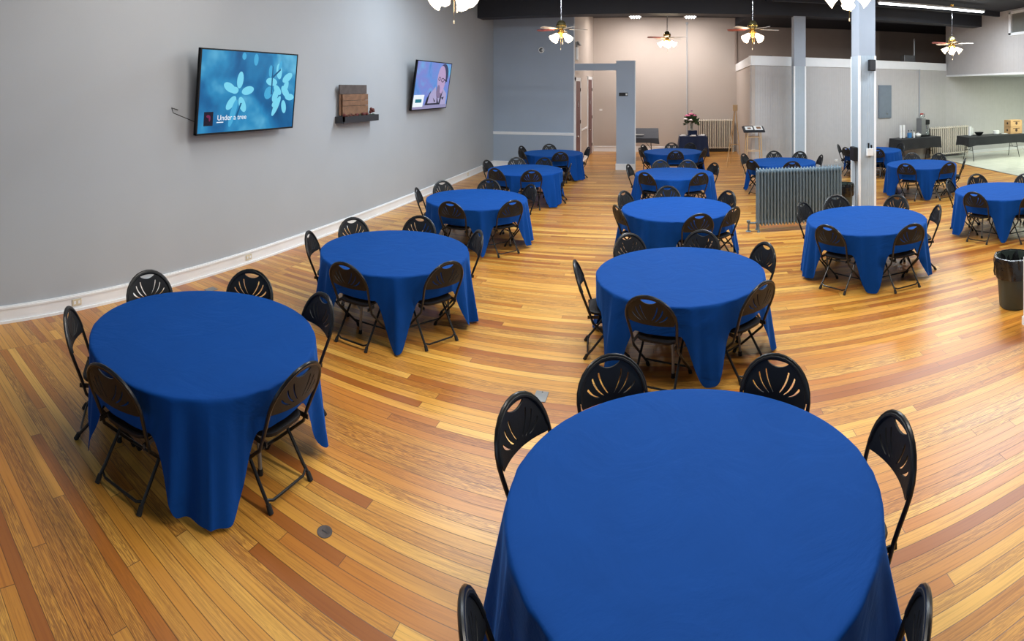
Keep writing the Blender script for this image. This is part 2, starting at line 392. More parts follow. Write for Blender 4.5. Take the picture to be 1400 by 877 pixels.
# chair rails
struct(MB().bx(XL, -2.8, YH - .03, YH, 1.13, 1.17).bx(XL, -2.8, YH - .018, YH, 1.08, 1.13).build('trim_4', M['white']))
struct(MB().bx(-2.8, -2.775, 18.15, 19.45, 1.11, 1.17).build('trim_5', M['white']))
# baseboards: board, cap and shoe
def baseboard(name, x0, y0, x1, y1, nx, ny, h=.19):
    m = MB()
    def seg(t0, t1, z0, z1):
        m.quad((x0 + nx * t0, y0 + ny * t0, z0), (x1 + nx * t0, y1 + ny * t0, z0), (x1 + nx * t0, y1 + ny * t0, z1), (x0 + nx * t0, y0 + ny * t0, z1)) if 0 else None
    for (t, z0, z1) in ((.018, 0, h - .03), (.030, h - .034, h - .012), (.022, h - .012, h), (.034, 0, .028)):
        m.prism([(x0, y0), (x1, y1), (x1 + nx * t, y1 + ny * t), (x0 + nx * t, y0 + ny * t)], z0, z1)
    return struct(m.build(name, M['white']))
baseboard('baseboard_left', XL, -3.6, XL, YH, 1, 0)
baseboard('baseboard_back_left', XL, YH, -2.8, YH, 0, -1)
baseboard('baseboard_pillar', -1.47, YH, -.84, YH, 0, -1, .2)
baseboard('baseboard_hall', -2.8, 17.95, -2.8, 19.35, 1, 0)
baseboard('baseboard_back', -2.8, YB, 3.0, YB, 0, -1, .22)
# partition: long slanted wall and its short return to the back wall
plen = math.hypot(PB[0] - PA[0], PB[1] - PA[1])
wp = MB().prism([(0, 0), (plen, 0), (plen, .12), (0, .12)], 0, 3.35).build('wall_partition', M['bead'], loc=(PA[0], PA[1], 0), rotz=PANG); struct(wp)
tp = MB()
def slab(x0, x1, y0, y1, za0, za1, zb0, zb1):
    A = [tp.bm.verts.new(v) for v in ((x0, y0, za0), (x1, y0, zb0), (x1, y1, zb0), (x0, y1, za0))]
    B = [tp.bm.verts.new(v) for v in ((x0, y0, za1), (x1, y0, zb1), (x1, y1, zb1), (x0, y1, za1))]
    tp.bm.faces.new(A[::-1]); tp.bm.faces.new(B)
    for k in range(4): tp.bm.faces.new((A[k], A[(k + 1) % 4], B[(k + 1) % 4], B[k]))
slab(-.03, plen, -.035, .15, 3.31, 3.60, 3.29, 3.57)
struct(tp.build('trim_6', M['white'], loc=(PA[0], PA[1], 0), rotz=PANG))
rlen = math.hypot(3.05 - PA[0], YB - PA[1]); rang = atan2(YB - PA[1], 3.05 - PA[0])
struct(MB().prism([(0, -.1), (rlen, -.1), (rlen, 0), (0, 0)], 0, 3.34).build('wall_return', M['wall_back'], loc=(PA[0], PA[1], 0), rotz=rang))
struct(MB().prism([(-.03, -.1), (rlen, -.1), (rlen, .03), (-.03, .03)], 3.31, 3.60).build('trim_8', M['white'], loc=(PA[0], PA[1], 0), rotz=rang))
struct(MB().prism([PA, PB, (13, 17.4), (13, YB), (3.05, YB)], 3.30, 3.33).build('floor_loft', M['wall_dim']))
struct(MB().bx(2.98, 3.06, YB - .06, YB, 3.6, ZC).build('trim_9', M['wall_dim']))
struct(MB().bx(10.45, 16, 17.4, 17.52, 0, 3.3).build('wall_nook', M['bead']))
baseboard('baseboard_nook', 10.45, 17.4, 16, 17.4, 0, -1, .12)
b = MB().prism([(0, 0), (plen, 0), (plen, -.03), (0, -.03)], 0, .13).build('baseboard_partition', M['wall'], loc=(PA[0], PA[1], 0), rotz=PANG); struct(b)
# upper right wall over the nook, with window
struct(MB().bx(XR, XR + .12, 13.46, 17.5, 3.12, ZR).bx(XR, XR + .12, -3.5, 11.75, 3.12, ZR).bx(XR, XR + .12, 11.75, 13.46, 3.12, 4.38).bx(XR, XR + .12, 11.75, 13.46, 5.08, ZR).build('wall_right_upper', M['bead']))
struct(MB().bx(XR - .03, XR + .15, -3.5, 17.5, 3.06, 3.12).build('trim_10', M['white']))
struct(MB().bx(XR + .12, 16, -3.5, 17.5, 3.10, 3.16).build('ceiling_nook', M['wall']))
struct(MB().bx(16, 16.1, -3.6, 17.5, 0, 3.3).build('wall_right', M['wall']))
wn = MB()
for a_, b_, c_, d_ in ((11.72, 11.82, 4.35, 5.1), (13.38, 13.5, 4.35, 5.1), (11.72, 13.5, 4.33, 4.42), (11.72, 13.5, 5.04, 5.12)):
    wn.bx(XR - .03, XR + .06, a_, b_, c_, d_)
wf = struct(wn.build('window_1', M['white']))
MB().bx(XR + .03, XR + .04, 11.82, 13.38, 4.42, 5.04).build('pane', M['winglass'], wf)
# rear wall behind the camera with four tall windows (the daylight comes from them)
rw = MB(); xs = [XL - .1, -4.15, -2.45, -.45, 1.25, 3.25, 4.95, 6.95, 8.65, 16]
for i in range(0, len(xs), 2): rw.bx(xs[i], xs[i + 1], -3.6, -3.48, 0, ZC)
for i in range(1, len(xs) - 1, 2): rw.bx(xs[i], xs[i + 1], -3.6, -3.48, 0, 1.1).bx(xs[i], xs[i + 1], -3.6, -3.48, 3.7, ZC)
struct(rw.build('wall_rear', mat('wall_rear_low_bounce', (96, 90, 86), 0.8)))  # unseen wall, tone darkened to cut bounce light onto the tablecloth sides

# doors in the hall wall
def door(n, y0, y1, z1, label_sign):
    f = struct(MB().bx(-2.8, -2.77, y0 - .11, y0, 0, z1 + .12).bx(-2.8, -2.77, y1, y1 + .11, 0, z1 + .12).bx(-2.8, -2.77, y0 - .11, y1 + .11, z1, z1 + .12).build('door_%d' % n, M['white']))
    p = MB().bx(-2.805, -2.785, y0, y1, .01, z1)
    for z in ((.2, 1.0), (1.15, z1 - .15)):
        p.bx(-2.79, -2.78, y0 + .15, y1 - .15, z[0], z[1], bevel=.003)
    p.build('door_panel', M['door'], f)
    MB().sphere((-2.72, y0 + .1, 1.02), .035).tube([(-2.79, y0 + .1, 1.02), (-2.72, y0 + .1, 1.02)], .012).build('door_handle', M['chrome'], f, True)
    MB().bx(-2.78, -2.774, (y0 + y1) / 2 - .07, (y0 + y1) / 2 + .07, 1.95, 2.2).build('door_sign', M['shelf'], f)
    s = MB().sphere((-2.772, (y0 + y1) / 2, 2.155), .018, 8, (.2, 1, 1)); s.bx(-2.774, -2.770, (y0 + y1) / 2 - .02, (y0 + y1) / 2 + .02, 2.05, 2.13).bx(-2.774, -2.770, (y0 + y1) / 2 - .014, (y0 + y1) / 2 + .014, 1.98, 2.05)
    s.build('door_symbol', M['white'], f)
    for z in (.3, 1.4, 2.5): MB().bx(-2.79, -2.765, y1 - .01, y1 + .02, z, z + .12).build('hinge', M['black_metal'], f)
door(1, 16.8, 17.75, 2.85, 0); door(2, 19.65, 20.75, 2.95, 1)

# columns: boxed with beadboard below, plain shaft above, white corner boards
def column(y, ztop):
    x0, x1, y1 = 3.88, 4.245, y + .45 if y < 12 else y + .33
    s = struct(MB().bx(x0, x1, y, y1, 0, 3.28).build('column', M['bead_col']))
    MB().bx(x0 + .006, x1 - .006, y + .006, y1 - .006, 3.28, ztop).build('column_shaft', M['colpaint'], s)
    for (a, c, d, e) in ((x0 - .008, x0 + .035, y - .008, y + .035), (x1 - .035, x1 + .008, y - .008, y + .035), (x0 - .008, x0 + .03, y1 - .03, y1 + .008), (x1 - .03, x1 + .008, y1 - .03, y1 + .008)):
        MB().bx(a, c, d, e, 0, 3.28).build('corner_board', M['white'], s)
    MB().bx(x0 - .02, x1 + .02, y - .02, y1 + .02, 0, .16).build('plinth', M['white'], s)
column(9.85, ZR); column(15.1, 4.78)

# ------------------------------------------------------------------ fan-back folding chair
def curve_panel():
    cu = bpy.data.curves.new('c', 'CURVE'); cu.dimensions = '2D'; cu.fill_mode = 'BOTH'; cu.extrude = 0.006
    def spl(pts):
        sp = cu.splines.new('POLY'); sp.points.add(len(pts) - 1); sp.use_cyclic_u = True
        for i, (x, y) in enumerate(pts): sp.points[i].co = (x, y, 0, 1)
    r, zc, zb = .208, .655, .620
    out = [(r * cos(a), zc + r * sin(a)) for a in [pi * k / 36 for k in range(37)]]
    out += [(-r, zc - .02)] + [(-r + .006 + (2 * r - .012) * k / 16, zb) for k in range(17)] + [(r, zc - .02)]
    spl(out)
    top = .88
    for s in (1, -1):
        for (u0, v0, u1, v1, bl) in ((.078, .085, .020, .215, .010), (.122, .112, .048, .222, .013), (.158, .165, .080, .226, .010)):
            A = Vector((u0, top - v0)); B = Vector((u1, top - v1)); n = Vector((-(B - A).y, (B - A).x)).normalized()
            L, Rr = [], []
            for k in range(9):
                t = k / 8; p = A.lerp(B, t) + n * bl * 4 * t * (1 - t) * 1.0; w_ = .0072 * (1 - .55 * t) * (0.75 if k in (0, 8) else 1)
                L.append(p + n * w_); Rr.append(p - n * w_)
            spl([(s * p.x, p.y) for p in L + Rr[::-1]])
    h = [(-.075 + .15 * k / 10, .842 + .010 * (1 - ((k - 5) / 5) ** 2)) for k in range(11)]
    h += [(.075 - .15 * k / 10, .838 - .026 * (1 - ((k - 5) / 5) ** 2)) for k in range(1, 10)]
    spl(h)
    o = bpy.data.objects.new('c', cu); C.objects.link(o); bpy.context.view_layer.update()
    me = bpy.data.meshes.new_from_object(o.evaluated_get(bpy.context.evaluated_depsgraph_get()))
    bpy.data.objects.remove(o); bpy.data.curves.remove(cu)
    bm = bmesh.new(); bm.from_mesh(me); bpy.data.meshes.remove(me)
    bmesh.ops.remove_doubles(bm, verts=bm.verts, dist=1e-5)
    for k in range(-6, 7):
        bmesh.ops.bisect_plane(bm, geom=list(bm.verts) + list(bm.edges) + list(bm.faces), plane_co=(k * .033 + .0005, 0, 0), plane_no=(1, 0, 0))
    for v in bm.verts:
        u, z, t = v.co.x, v.co.y, v.co.z
        v.co = Vector((u, back_y(z) - .046 * (1 - (u / .215) ** 2) * max(0, 1 - (z - .62) / .26) + t + .004, z))
    return bm
def back_y(z): return -.150 - (z - .45) * .37
def hoop_pts():
    p = []
    for x, z in ((-.205, .44), (-.212, .52), (-.222, .60), (-.226, .655)): p.append((x, back_y(z), z))
    for k in range(1, 14):
        a = pi - pi * k / 14; z = .655 + .226 * sin(a); p.append((.226 * cos(a), back_y(z), z))
    for x, z in ((.226, .655), (.222, .60), (.212, .52), (.205, .44)): p.append((x, back_y(z), z))
    return p
me = {}
m_ = MB(); m_.bm.free(); m_.bm = curve_panel(); me['backrest'] = m_.mesh('backrest', M['black_plastic'])
me['backrest_rim'] = MB().tube([(x * .955, y + .006, .655 + (z - .655) * .955) for x, y, z in hoop_pts()[3:-3]], .0125, 8).mesh('backrest_rim', M['black_plastic'], True)
me['back_frame'] = MB().tube(hoop_pts(), .0125, 8).mesh('back_frame', M['black_metal'], True)
# seat: D-shaped slightly dished pan
sp = MB(); outl = []
for k in range(40):
    a = 2 * pi * k / 40; ex = .42; cx = abs(cos(a)) ** ex * (1 if cos(a) > 0 else -1); sy = abs(sin(a)) ** .62 * (1 if sin(a) > 0 else -1)
    outl.append((cx * (.198 if sy > 0 else .188), .03 + sy * .195))
prev = None
for (f, z) in ((0, .418), (.90, .418), (.985, .424), (1.0, .434), (.985, .446), (.93, .449), (.80, .443), (.45, .436), (0, .434)):
    ring = [sp.bm.verts.new((x * f, .03 + (y - .03) * f, z)) for x, y in outl] if f > 0 else [sp.bm.verts.new((0, .03, z))]
    if prev:
        if len(prev) == 1: [sp.bm.faces.new((prev[0], ring[(k + 1) % 40], ring[k])) for k in range(40)]
        elif len(ring) == 1: [sp.bm.faces.new((ring[0], prev[k], prev[(k + 1) % 40])) for k in range(40)]
        else: [sp.bm.faces.new((prev[k], prev[(k + 1) % 40], ring[(k + 1) % 40], ring[k])) for k in range(40)]
    prev = ring
me['seat'] = sp.mesh('seat', M['black_seat'], True)
def front_leg(s): return MB().tube([(s * .205, back_y(.44), .44), (s * .205, -.12, .36), (s * .205, .12, .13), (s * .207, .225, .035)], .0115, 8).mesh('leg', M['black_metal'], True)
def rear_leg(s): return MB().tube([(s * .182, .13, .405), (s * .182, .06, .33), (s * .184, -.13, .09), (s * .186, -.185, .03), ], .0115, 8).mesh('leg', M['black_metal'], True)
FL = {s: front_leg(s) for s in (-1, 1)}; RL = {s: rear_leg(s) for s in (-1, 1)}
def cap_mesh(p, q): return MB().tube([p, q], [.016, .018], 8).mesh('foot_cap', M['rubber'], True)
me['stretcher_front'] = MB().tube([(-.205, .155, .10), (.205, .155, .10)], .009, 8).mesh('stretcher', M['black_metal'], True)
me['stretcher_rear'] = MB().tube([(-.185, -.155, .06), (-.14, -.172, .045), (.14, -.172, .045), (.185, -.155, .06)], .009, 8).mesh('stretcher', M['black_metal'], True)
me['hinge'] = MB().bx(-.196, -.188, -.17, -.06, .395, .425).bx(.188, .196, -.17, -.06, .395, .425).bx(-.19, .19, .10, .125, .398, .412).mesh('seat_bracket', M['black_metal'])
CH0 = thing('folding_chair', 'x', 'chair')
br_ = put('backrest', me['backrest'], CH0); put('backrest_rim', me['backrest_rim'], br_)
put('back_frame', me['back_frame'], CH0); put('seat', me['seat'], CH0); put('seat_bracket', me['hinge'], CH0)
for s in (-1, 1):
    l = put('leg', FL[s], CH0); put('foot_cap', cap_mesh((s * .206, .21, .045), (s * .207, .235, .0)), l)
    l = put('leg', RL[s], CH0); put('foot_cap', cap_mesh((s * .185, -.175, .045), (s * .186, -.20, .0)), l)
put('stretcher', me['stretcher_front'], CH0); put('stretcher', me['stretcher_rear'], CH0)
chair_used = [False]
def chair(x, y, face, label, group):
    """face: heading angle of the chair's front (+Y local)"""
    rz = face - pi / 2
    if not chair_used[0]:
        chair_used[0] = True; CH0.location = (x, y, 0); CH0.rotation_euler.z = rz; tag(CH0, label, 'chair', group); return CH0
    return dup(CH0, (x, y, 0), rz, label, group)

# ------------------------------------------------------------------ round tables with blue cloths
TR, TH = .855, .73
FOLD = [0]
def sm(t): t = max(0, min(1, t)); return t * t * (3 - 2 * t)
def cloth_mesh(gaps, seed, corner):
    rnd = random.Random(seed); N = 400; m = bmesh.new()
    ph = [rnd.uniform(0, 2 * pi) for _ in range(6)]
    nf = [rnd.choice((14, 15, 16)), rnd.choice((24, 26)), rnd.choice((37, 40))]
    def prox(a):
        return min(abs((a - g + pi) % (2 * pi) - pi) for g in gaps) if gaps else 9
    rings = []
    cv = m.verts.new((0, 0, TH))
    for rr in (.2, .4, .6, .75, .82, TR - .012):
        rings.append([m.verts.new((rr * cos(2 * pi * k / N), rr * sin(2 * pi * k / N), TH + (.0012 * sin(5 * 2 * pi * k / N + ph[0]) * (rr / TR) if rr < TR - .02 else 0))) for k in range(N)])
    rings.append([m.verts.new(((TR - .002) * cos(2 * pi * k / N), (TR - .002) * sin(2 * pi * k / N), TH - .004)) for k in range(N)])
    prof = [.02, .05, .09, .14, .20, .27, .34, .41, .48, .55, .62, .69, .76, .84, .92, 1.0]
    for t in prof:
        ring = []
        for k in range(N):
            a = 2 * pi * k / N; d = prox(a)
            free = sm((d - .235) / .25)              # 0 where a chair sits, 1 between chairs
            hem = (.475) * (1 - free) + (.018 + .035 * sin(2 * a + ph[5]) ** 2) * free
            z = TH - .006 - (TH - .006 - hem) * t
            dz = (TH - z)
            wave = .5 * sin(nf[0] * a + ph[1]) + .55 * (1 - 2 * abs(sin(nf[1] * a / 2 + ph[2] + .6 * sin(3 * a)))) + .30 * sin(nf[2] * a + ph[3] + sin(4 * a))
            amp = .050 * (dz / .7) ** .8
            r = TR + .004 + free * (.045 * dz / .7 + amp * wave) + (1 - free) * (-.012 * dz + .004 * wave)
            r += .05 * free * (dz / .7) * math.exp(-((d - .52) / .2) ** 2)
            ring.append(m.verts.new((r * cos(a), r * sin(a), z)))
        rings.append(ring)
    for k in range(N): m.faces.new((cv, rings[0][k], rings[0][(k + 1) % N]))
    for A, B in zip(rings, rings[1:]):
        for k in range(N): m.faces.new((A[k], B[k], B[(k + 1) % N], A[(k + 1) % N]))
    bmesh.ops.recalc_face_normals(m, faces=m.faces)
    msh = bpy.data.meshes.new('tablecloth'); m.to_mesh(msh); m.free(); msh.materials.append(M['cloth'])
    msh.polygons.foreach_set('use_smooth', [True] * len(msh.polygons)); msh.update()
    return msh
# one folding table, then copies
def make_table():
    t = thing('round_table', 'x', 'table')
    MB().lathe([(0, .695), (TR - .03, .695), (TR - .018, .70), (TR - .016, .715), (TR - .03, .722), (0, .722)], seg=48).build('tabletop', M['beige'], t, True)
    for sx in (-1, 1):
        for sy in (-1, 1):
            l = MB().tube([(sx * .30, sy * .28, .69), (sx * .50, sy * .36, .35), (sx * .52, sy * .37, .02)], .014, 8).build('leg', M['grey_metal'], t, True)
            MB().tube([(sx * .52, sy * .37, .04), (sx * .52, sy * .37, 0)], [.018, .02], 8).build('foot_cap', M['rubber'], l)
        MB().tube([(sx * .515, -.37, .25), (sx * .515, .37, .25)], .010, 8).build('stretcher', M['grey_metal'], t, True)
    return t
TB0 = make_table(); tused = [False]
POS = {-150: 'far-left', 150: 'far-right', -90: 'left', 90: 'right', -30: 'near-left', 30: 'near-right', 180: 'far', 0: 'near'}
GRP = 'fan-back folding chairs around the round tables'
# name phrase, centre, chairs (seat azimuth seen from the camera side, measured azimuth, extra distance)
TABLES = [
 ('the front table of the left-wall row', (-3.08, 2.57), [(-150, -150, 0), (150, 153, 0), (90, 103, .0), (30, 38, -.02), (-30, -36, -.03), (-90, -87, .0)], 11),
 ('the second table of the left-wall row', (-2.96, 5.30), [(-150, -147, 0), (150, 160, 0), (-90, -98, 0), (90, 101, 0), (-30, -27, 0), (30, 31, .0)], 12),
 ('the third table of the left-wall row', (-3.08, 8.36), [(-150, -141, 0), (150, 166, 0), (-90, -95, 0), (90, 112, .03), (-30, -22, 0), (30, 33, 0)], 13),
 ('the fourth table of the left-wall row', (-3.10, 11.65), [(-90, -115, 0), (-150, -168, 0), (150, 152, 0), (-30, -40, 0), (30, 8, 0), (90, 84, 0)], 14),
 ('the last table of the left-wall row', (-3.12, 14.85), [(180, -174, -.05), (-90, -112, 0), (-30, -62, 0), (30, 12, 0), (90, 98, .02)], 15),
 ('the big foreground table', (.15, 2.42), [(-150, -148, .02), (150, 149, .02), (-90, -109, .0), (90, 96, .02), (-30, -32.5, .125, -30), (30, 33, .125, 29)], 21),
 ('the second table of the middle row', (.19, 5.34), [(-150, -144, 0), (150, 166, 0), (-90, -76, .03), (90, 112, .0), (30, 46, .0), (0, -14, .0)], 22),
 ('the third table of the middle row', (.23, 8.2), [(-150, -122, 0), (150, 121, 0), (180, -172, 0), (-30, -57, 0), (0, 17, .02), (30, 52, .02)], 23),
 ('the fourth table of the middle row', (.27, 11.55), [(-90, -104, .03), (90, 118, .03), (-150, -160, 0), (150, 160, 0), (-30, -34, 0), (30, 31, 0)], 24),
 ('the last table of the middle row', (.33, 15.5), [(180, -177, 0), (150, 147, 0), (-90, -118, 0), (-30, -66, .0), (0, 3, 0), (90, 62, 0)], 25),
 ('the table in front of the slate radiator', (2.86, 6.95), [(-90, -108, 0), (-150, -150, 0), (150, 152, 0), (90, 96, .02), (-30, -27, .02), (30, 34, .02)], 31),
 ('the table right of the beadboard column', (6.15, 11.4), [(-150, -164, 0), (150, 154, 0), (90, 88, .04), (-30, -22, 0), (30, 38, 0)], 32),
 ('the right-edge table beyond the trash can', (5.80, 7.66), [(-150, -150, 0), (-90, -103, 0), (-30, -28, 0), (150, 154, 0), (30, 30, 0), (90, 92, 0)], 33),
 ('the table behind the slate radiator', (3.02, 13.0), [(-90, -112, .05), (-150, -168, 0), (150, 150, 0), (90, 98, 0), (-30, -46, 0), (0, 14, 0)], 34),
 ('the table half hidden behind the column', (6.22, 14.65), [(-90, -96, .03), (-30, -50, 0), (90, 120, 0), (0, 6, 0)], 35)]
for (phrase, (cx, cy), chs, seed) in TABLES:
    base = atan2(-cy, -cx)           # direction from table to camera
    gaps = []; rnd = random.Random(seed)
    for (slot, az, ex, *yw) in chs:
        a = base + R_(az)            # seen from the camera, image right of the near point is counter-clockwise
        r0 = TR - .115 + ex
        x, y = cx + cos(a) * (r0 - .0), cy + sin(a) * (r0 - .0)
        jit = R_(yw[0]) if yw else R_(rnd.uniform(-5, 5))
        chair(x - cos(a) * .20 * 0, y, a + pi + jit, 'black fan-back folding chair, %s seat at %s' % (POS[slot], phrase), GRP)
        gaps.append(a)
    lab = 'round folding table on grey steel legs, under the cloth of ' + phrase.replace('the ', '', 1) if False else 'round folding table with grey steel legs, ' + phrase
    tz = rnd.uniform(0, pi)
    if not tused[0]:
        tused[0] = True; TB0.location = (cx, cy, 0); TB0.rotation_euler.z = tz; tag(TB0, lab, 'table', 'round banquet tables')
    else: dup(TB0, (cx, cy, 0), tz, lab, 'round banquet tables')
    o = put('tablecloth', cloth_mesh([g for g in gaps], seed, 0), None, (cx, cy, 0))
    tag(o, 'royal blue round tablecloth draped over ' + phrase, 'tablecloth', 'blue cloths on the round tables')

# ------------------------------------------------------------------ televisions
def ell(cx, cy, rx, ry, rot=0, n=20):
    return [(cx + rx * cos(t) * cos(rot) - ry * sin(t) * sin(rot), cy + rx * cos(t) * sin(rot) + ry * sin(t) * cos(rot)) for t in [2 * pi * k / n for k in range(n)]]
TVM = Matrix(((0, 0, 1), (1, 0, 0), (0, 1, 0)))      # local 2D (u along wall, v up, depth out of wall)
TW, THT = 1.94, 1.16
def tv(label, loc, tilt, layers, text=None):
    t = thing('television', label, 'television', loc)
    R = Matrix.Rotation(tilt, 3, 'Y')
    mt = R @ TVM
    mt4 = mt.to_4x4()
    def flat(name, polys, z0, z1, m, parent):
        q = MB()
        for p in polys: q.prism(p, z0, z1, mt)
        return q.build(name, m, parent)
    W, H = TW / 2, THT / 2
    q = MB()
    for (a, b_, c, d) in ((-W, W, H - .02, H), (-W, W, -H, -H + .024), (-W, -W + .018, -H, H), (W - .018, W, -H, H)):
        q.prism([(a, c), (b_, c), (b_, d), (a, d)], -.03, .012, mt)
    q.build('bezel', M['black_plastic'], t)
    q = MB().prism([(-W, -H), (W, -H), (W, H), (-W, H)], -.045, -.012, mt)
    q.prism([(-.5, -.3), (.5, -.3), (.5, .2), (-.5, .2)], -.075, -.045, mt)
    q.build('back_cover', M['black_plastic'], t)
    sc = flat('screen', [[(-W + .018, -H + .024), (W - .018, -H + .024), (W - .018, H - .02), (-W + .018, H - .02)]], -.012, .004, layers[0], t)
    for i, (name, polys, m) in enumerate(layers[1]):
        for p in polys: flat(name, [p], .004, .0046 + .0005 * (i + 1), m, sc)
    for (txt, u, v, size, m) in (text or []):
        cu = bpy.data.curves.new('t', 'FONT'); cu.body = txt; cu.size = size; cu.extrude = .0005
        o = bpy.data.objects.new('t', cu); C.objects.link(o); bpy.context.view_layer.update()
        ms = bpy.data.meshes.new_from_object(o.evaluated_get(bpy.context.evaluated_depsgraph_get()))
        bpy.data.objects.remove(o)
        for vv in ms.vertices: vv.co = mt @ Vector((vv.co.x + u, vv.co.y + v, vv.co.z + .012))
        ms.materials.clear(); ms.materials.append(m); put('screen_text', ms, sc)
    # swing arm to the wall
    dx = XL - loc[0] + .004
    MB().bx(dx, dx + .03, -.2, .2, -.2, .2).bx(dx + .03, -.06, -.16, -.12, -.03, .05).bx(dx + .03, -.06, .12, .16, -.03, .05).build('wall_bracket', M['black_metal'], t)
    return t
blues = screen('tv_blue_backdrop', [(16, 76, 126), (24, 104, 160), (44, 140, 192), (104, 190, 226)], .95, ns=1.5)
petal = screen('tv_pale_petals', (122, 212, 238), 1.0); petal2 = screen('tv_mid_petals', (70, 168, 214), 1.0)
stem = screen('tv_dark_stem', (22, 92, 140), .9); tvdark = screen('tv_poster_dark', (26, 26, 44), .8); tvred = screen('tv_poster_red', (126, 42, 84), .8); tvwhite = screen('tv_white', (236, 244, 250), 1.0)
def flower(cx, cy, r, n, ph, squ=1):
    return [ell(cx + r * .62 * cos(ph + 2 * pi * k / n), cy + r * .62 * sin(ph + 2 * pi * k / n), r * .40, r * .20, ph + 2 * pi * k / n) for k in range(n)]
L1_ = [('petal', flower(-.25, -.02, .30, 5, 1.45) + flower(.60, .12, .30, 5, .5) + flower(.68, -.08, .26, 5, 1.2) + [ell(.55, -.22, .05, .17, -.5), ell(-.32, .02, .07, .05)], petal),
       ('bud', [ell(-.18, .50, .04, .05), ell(.06, .46, .045, .085), ell(.36, -.02, .08, .10, -.6), ell(.38, .30, .04, .09), ell(.58, .38, .03, .09, -.3), ell(-.33, -.30, .05, .2, -.3)], petal2),
       ('stem', [[(.41, -.05), (.44, -.04), (.43, .38), (.41, .36)], [(-.2, -.16), (-.17, -.16), (-.25, -.36), (-.28, -.36)], [(.44, .2), (.60, .32), (.59, .345), (.44, .235)]], stem),
       ('poster', [[(-.85, -.46), (-.69, -.46), (-.69, -.27), (-.85, -.27)]], tvdark),
       ('poster_mark', [ell(-.78, -.33, .03, .02), ell(-.75, -.36, .015, .04)], tvred),
       ('subtitle_line', [[(-.62, -.425), (-.50, -.425), (-.50, -.413), (-.62, -.413)]], tvwhite)]
tv('large wall television showing pale flowers on blue, nearest on the left wall', (-5.26, 5.29, 2.57), R_(5.5), (blues, L1_), [('Under a tree', -.62, -.39, .105, tvwhite)])
bl2 = screen('tv_lilac_backdrop', [(52, 118, 190), (96, 142, 214), (120, 130, 206), (92, 178, 226)], 1.0, ns=1.6)
skin = screen('tv_face', (184, 158, 200), .95); hair = screen('tv_hair', (54, 58, 96), .9); coat = screen('tv_jacket', (172, 164, 204), .95); dk = screen('tv_dark_shirt', (22, 24, 44), .8)
beard = screen('tv_beard', (132, 116, 150), .9); teal = screen('tv_teal', (24, 120, 140), .95)
L2_ = [('dark_coat', [[(-.36, -.55), (-.20, -.55), (-.06, -.12), (-.24, -.30)]], dk),
       ('jacket', [[(-.22, -.56), (-.12, -.22), (.18, -.02), (.26, -.2), (.62, -.06), (.86, -.2), (.90, -.56)]], coat),
       ('hair', [ell(.56, .28, .27, .27)], hair),
       ('face', [ell(.46, .16, .24, .34, .1), [(.26, -.02), (.64, .0), (.60, -.28), (.34, -.28)]], skin),
       ('beard', [ell(.34, -.14, .10, .16), ell(.42, -.24, .14, .07)], beard),
       ('shirt', [[(.30, -.24), (.52, -.56), (.36, -.56)], [(.52, -.24), (.62, -.12), (.50, -.56), (.40, -.56)]], dk),
       ('collar', [[(.10, -.30), (.24, -.38), (.20, -.42)], [(.58, -.30), (.74, -.28), (.66, -.36)]], dk),
       ('glasses', [ell(.34, .17, .07, .05), ell(.53, .14, .085, .055), [(.60, .14), (.80, .10), (.80, .13), (.60, .17)]], dk),
       ('lens', [ell(.34, .17, .05, .033), ell(.53, .14, .062, .036)], skin),
       ('ticker', [[(-.95, -.56), (.95, -.56), (.95, -.47), (-.95, -.47)]], screen('tv_ticker', (150, 146, 186), .9)),
       ('ticker_bar', [[(-.2, -.47), (.4, -.47), (.4, -.43), (-.2, -.43)]], dk),
       ('logo_box', [[(-.95, -.50), (-.44, -.50), (-.40, -.22), (-.92, -.22)]], tvwhite),
       ('logo_text', [[(-.84, -.40), (-.52, -.40), (-.52, -.32), (-.84, -.32)]], teal)]
tv('wall television showing a man with glasses, further along the left wall', (-5.30, 11.36, 2.68), R_(8.5), (bl2, L2_))
tag(MB().tube([(XL + .01, 4.18, 2.33), (XL + .05, 4.05, 2.36), (XL + .12, 4.02, 2.30), (XL + .2, 4.30, 2.18), (-5.36, 4.5, 2.2)], .006, 6).build('power_cable', M['black_plastic'], None, True), 'thin black cable looping behind the blue-flower television', 'cable')

# ------------------------------------------------------------------ rustic board on wall ledge
t = thing('wooden_sign', 'rustic plank board leaning on the black ledge between the televisions', 'sign', (XL, 8.18, 2.12))
MB().bx(.06, .09, -.46, .44, .39, .56).build('plank', M['wood_grey'], t)
for z0, z1 in ((.27, .385), (.17, .265), (.0, .165)): MB().bx(.09, .11, -.40, .46, z0, z1, bevel=.003).build('plank', M['wood_old'], t)
for y_ in (-.44, .34): MB().bx(.05, .07, y_, y_ + .08, .0, .5).build('batten', M['wood_old'], t)
t = thing('wall_ledge', 'black trough ledge holding the rustic board on the left wall', 'shelf', (XL, 8.27, 1.98))
MB().bx(0, .2, -.58, .62, 0, .03).bx(.17, .2, -.58, .62, .03, .12).bx(0, .2, -.58, -.55, .03, .12).bx(0, .2, .59, .62, .03, .12).build('tray', M['shelf'], t)
rnd = random.Random(3); tw = MB()
for k in range(70):
    y = rnd.uniform(-.52, .56); z = rnd.uniform(.04, .12) + (.08 if y > .38 else 0)
    tw.sphere((rnd.uniform(.125, .16), y, z + .03), rnd.uniform(.016, .032), 6)
tag(tw.build('dried_garland', M['twig'], None, True, loc=(XL, 8.27, 1.98)), 'dried red berry garland lying in the black wall ledge', 'garland', kind='stuff')
lf = MB()
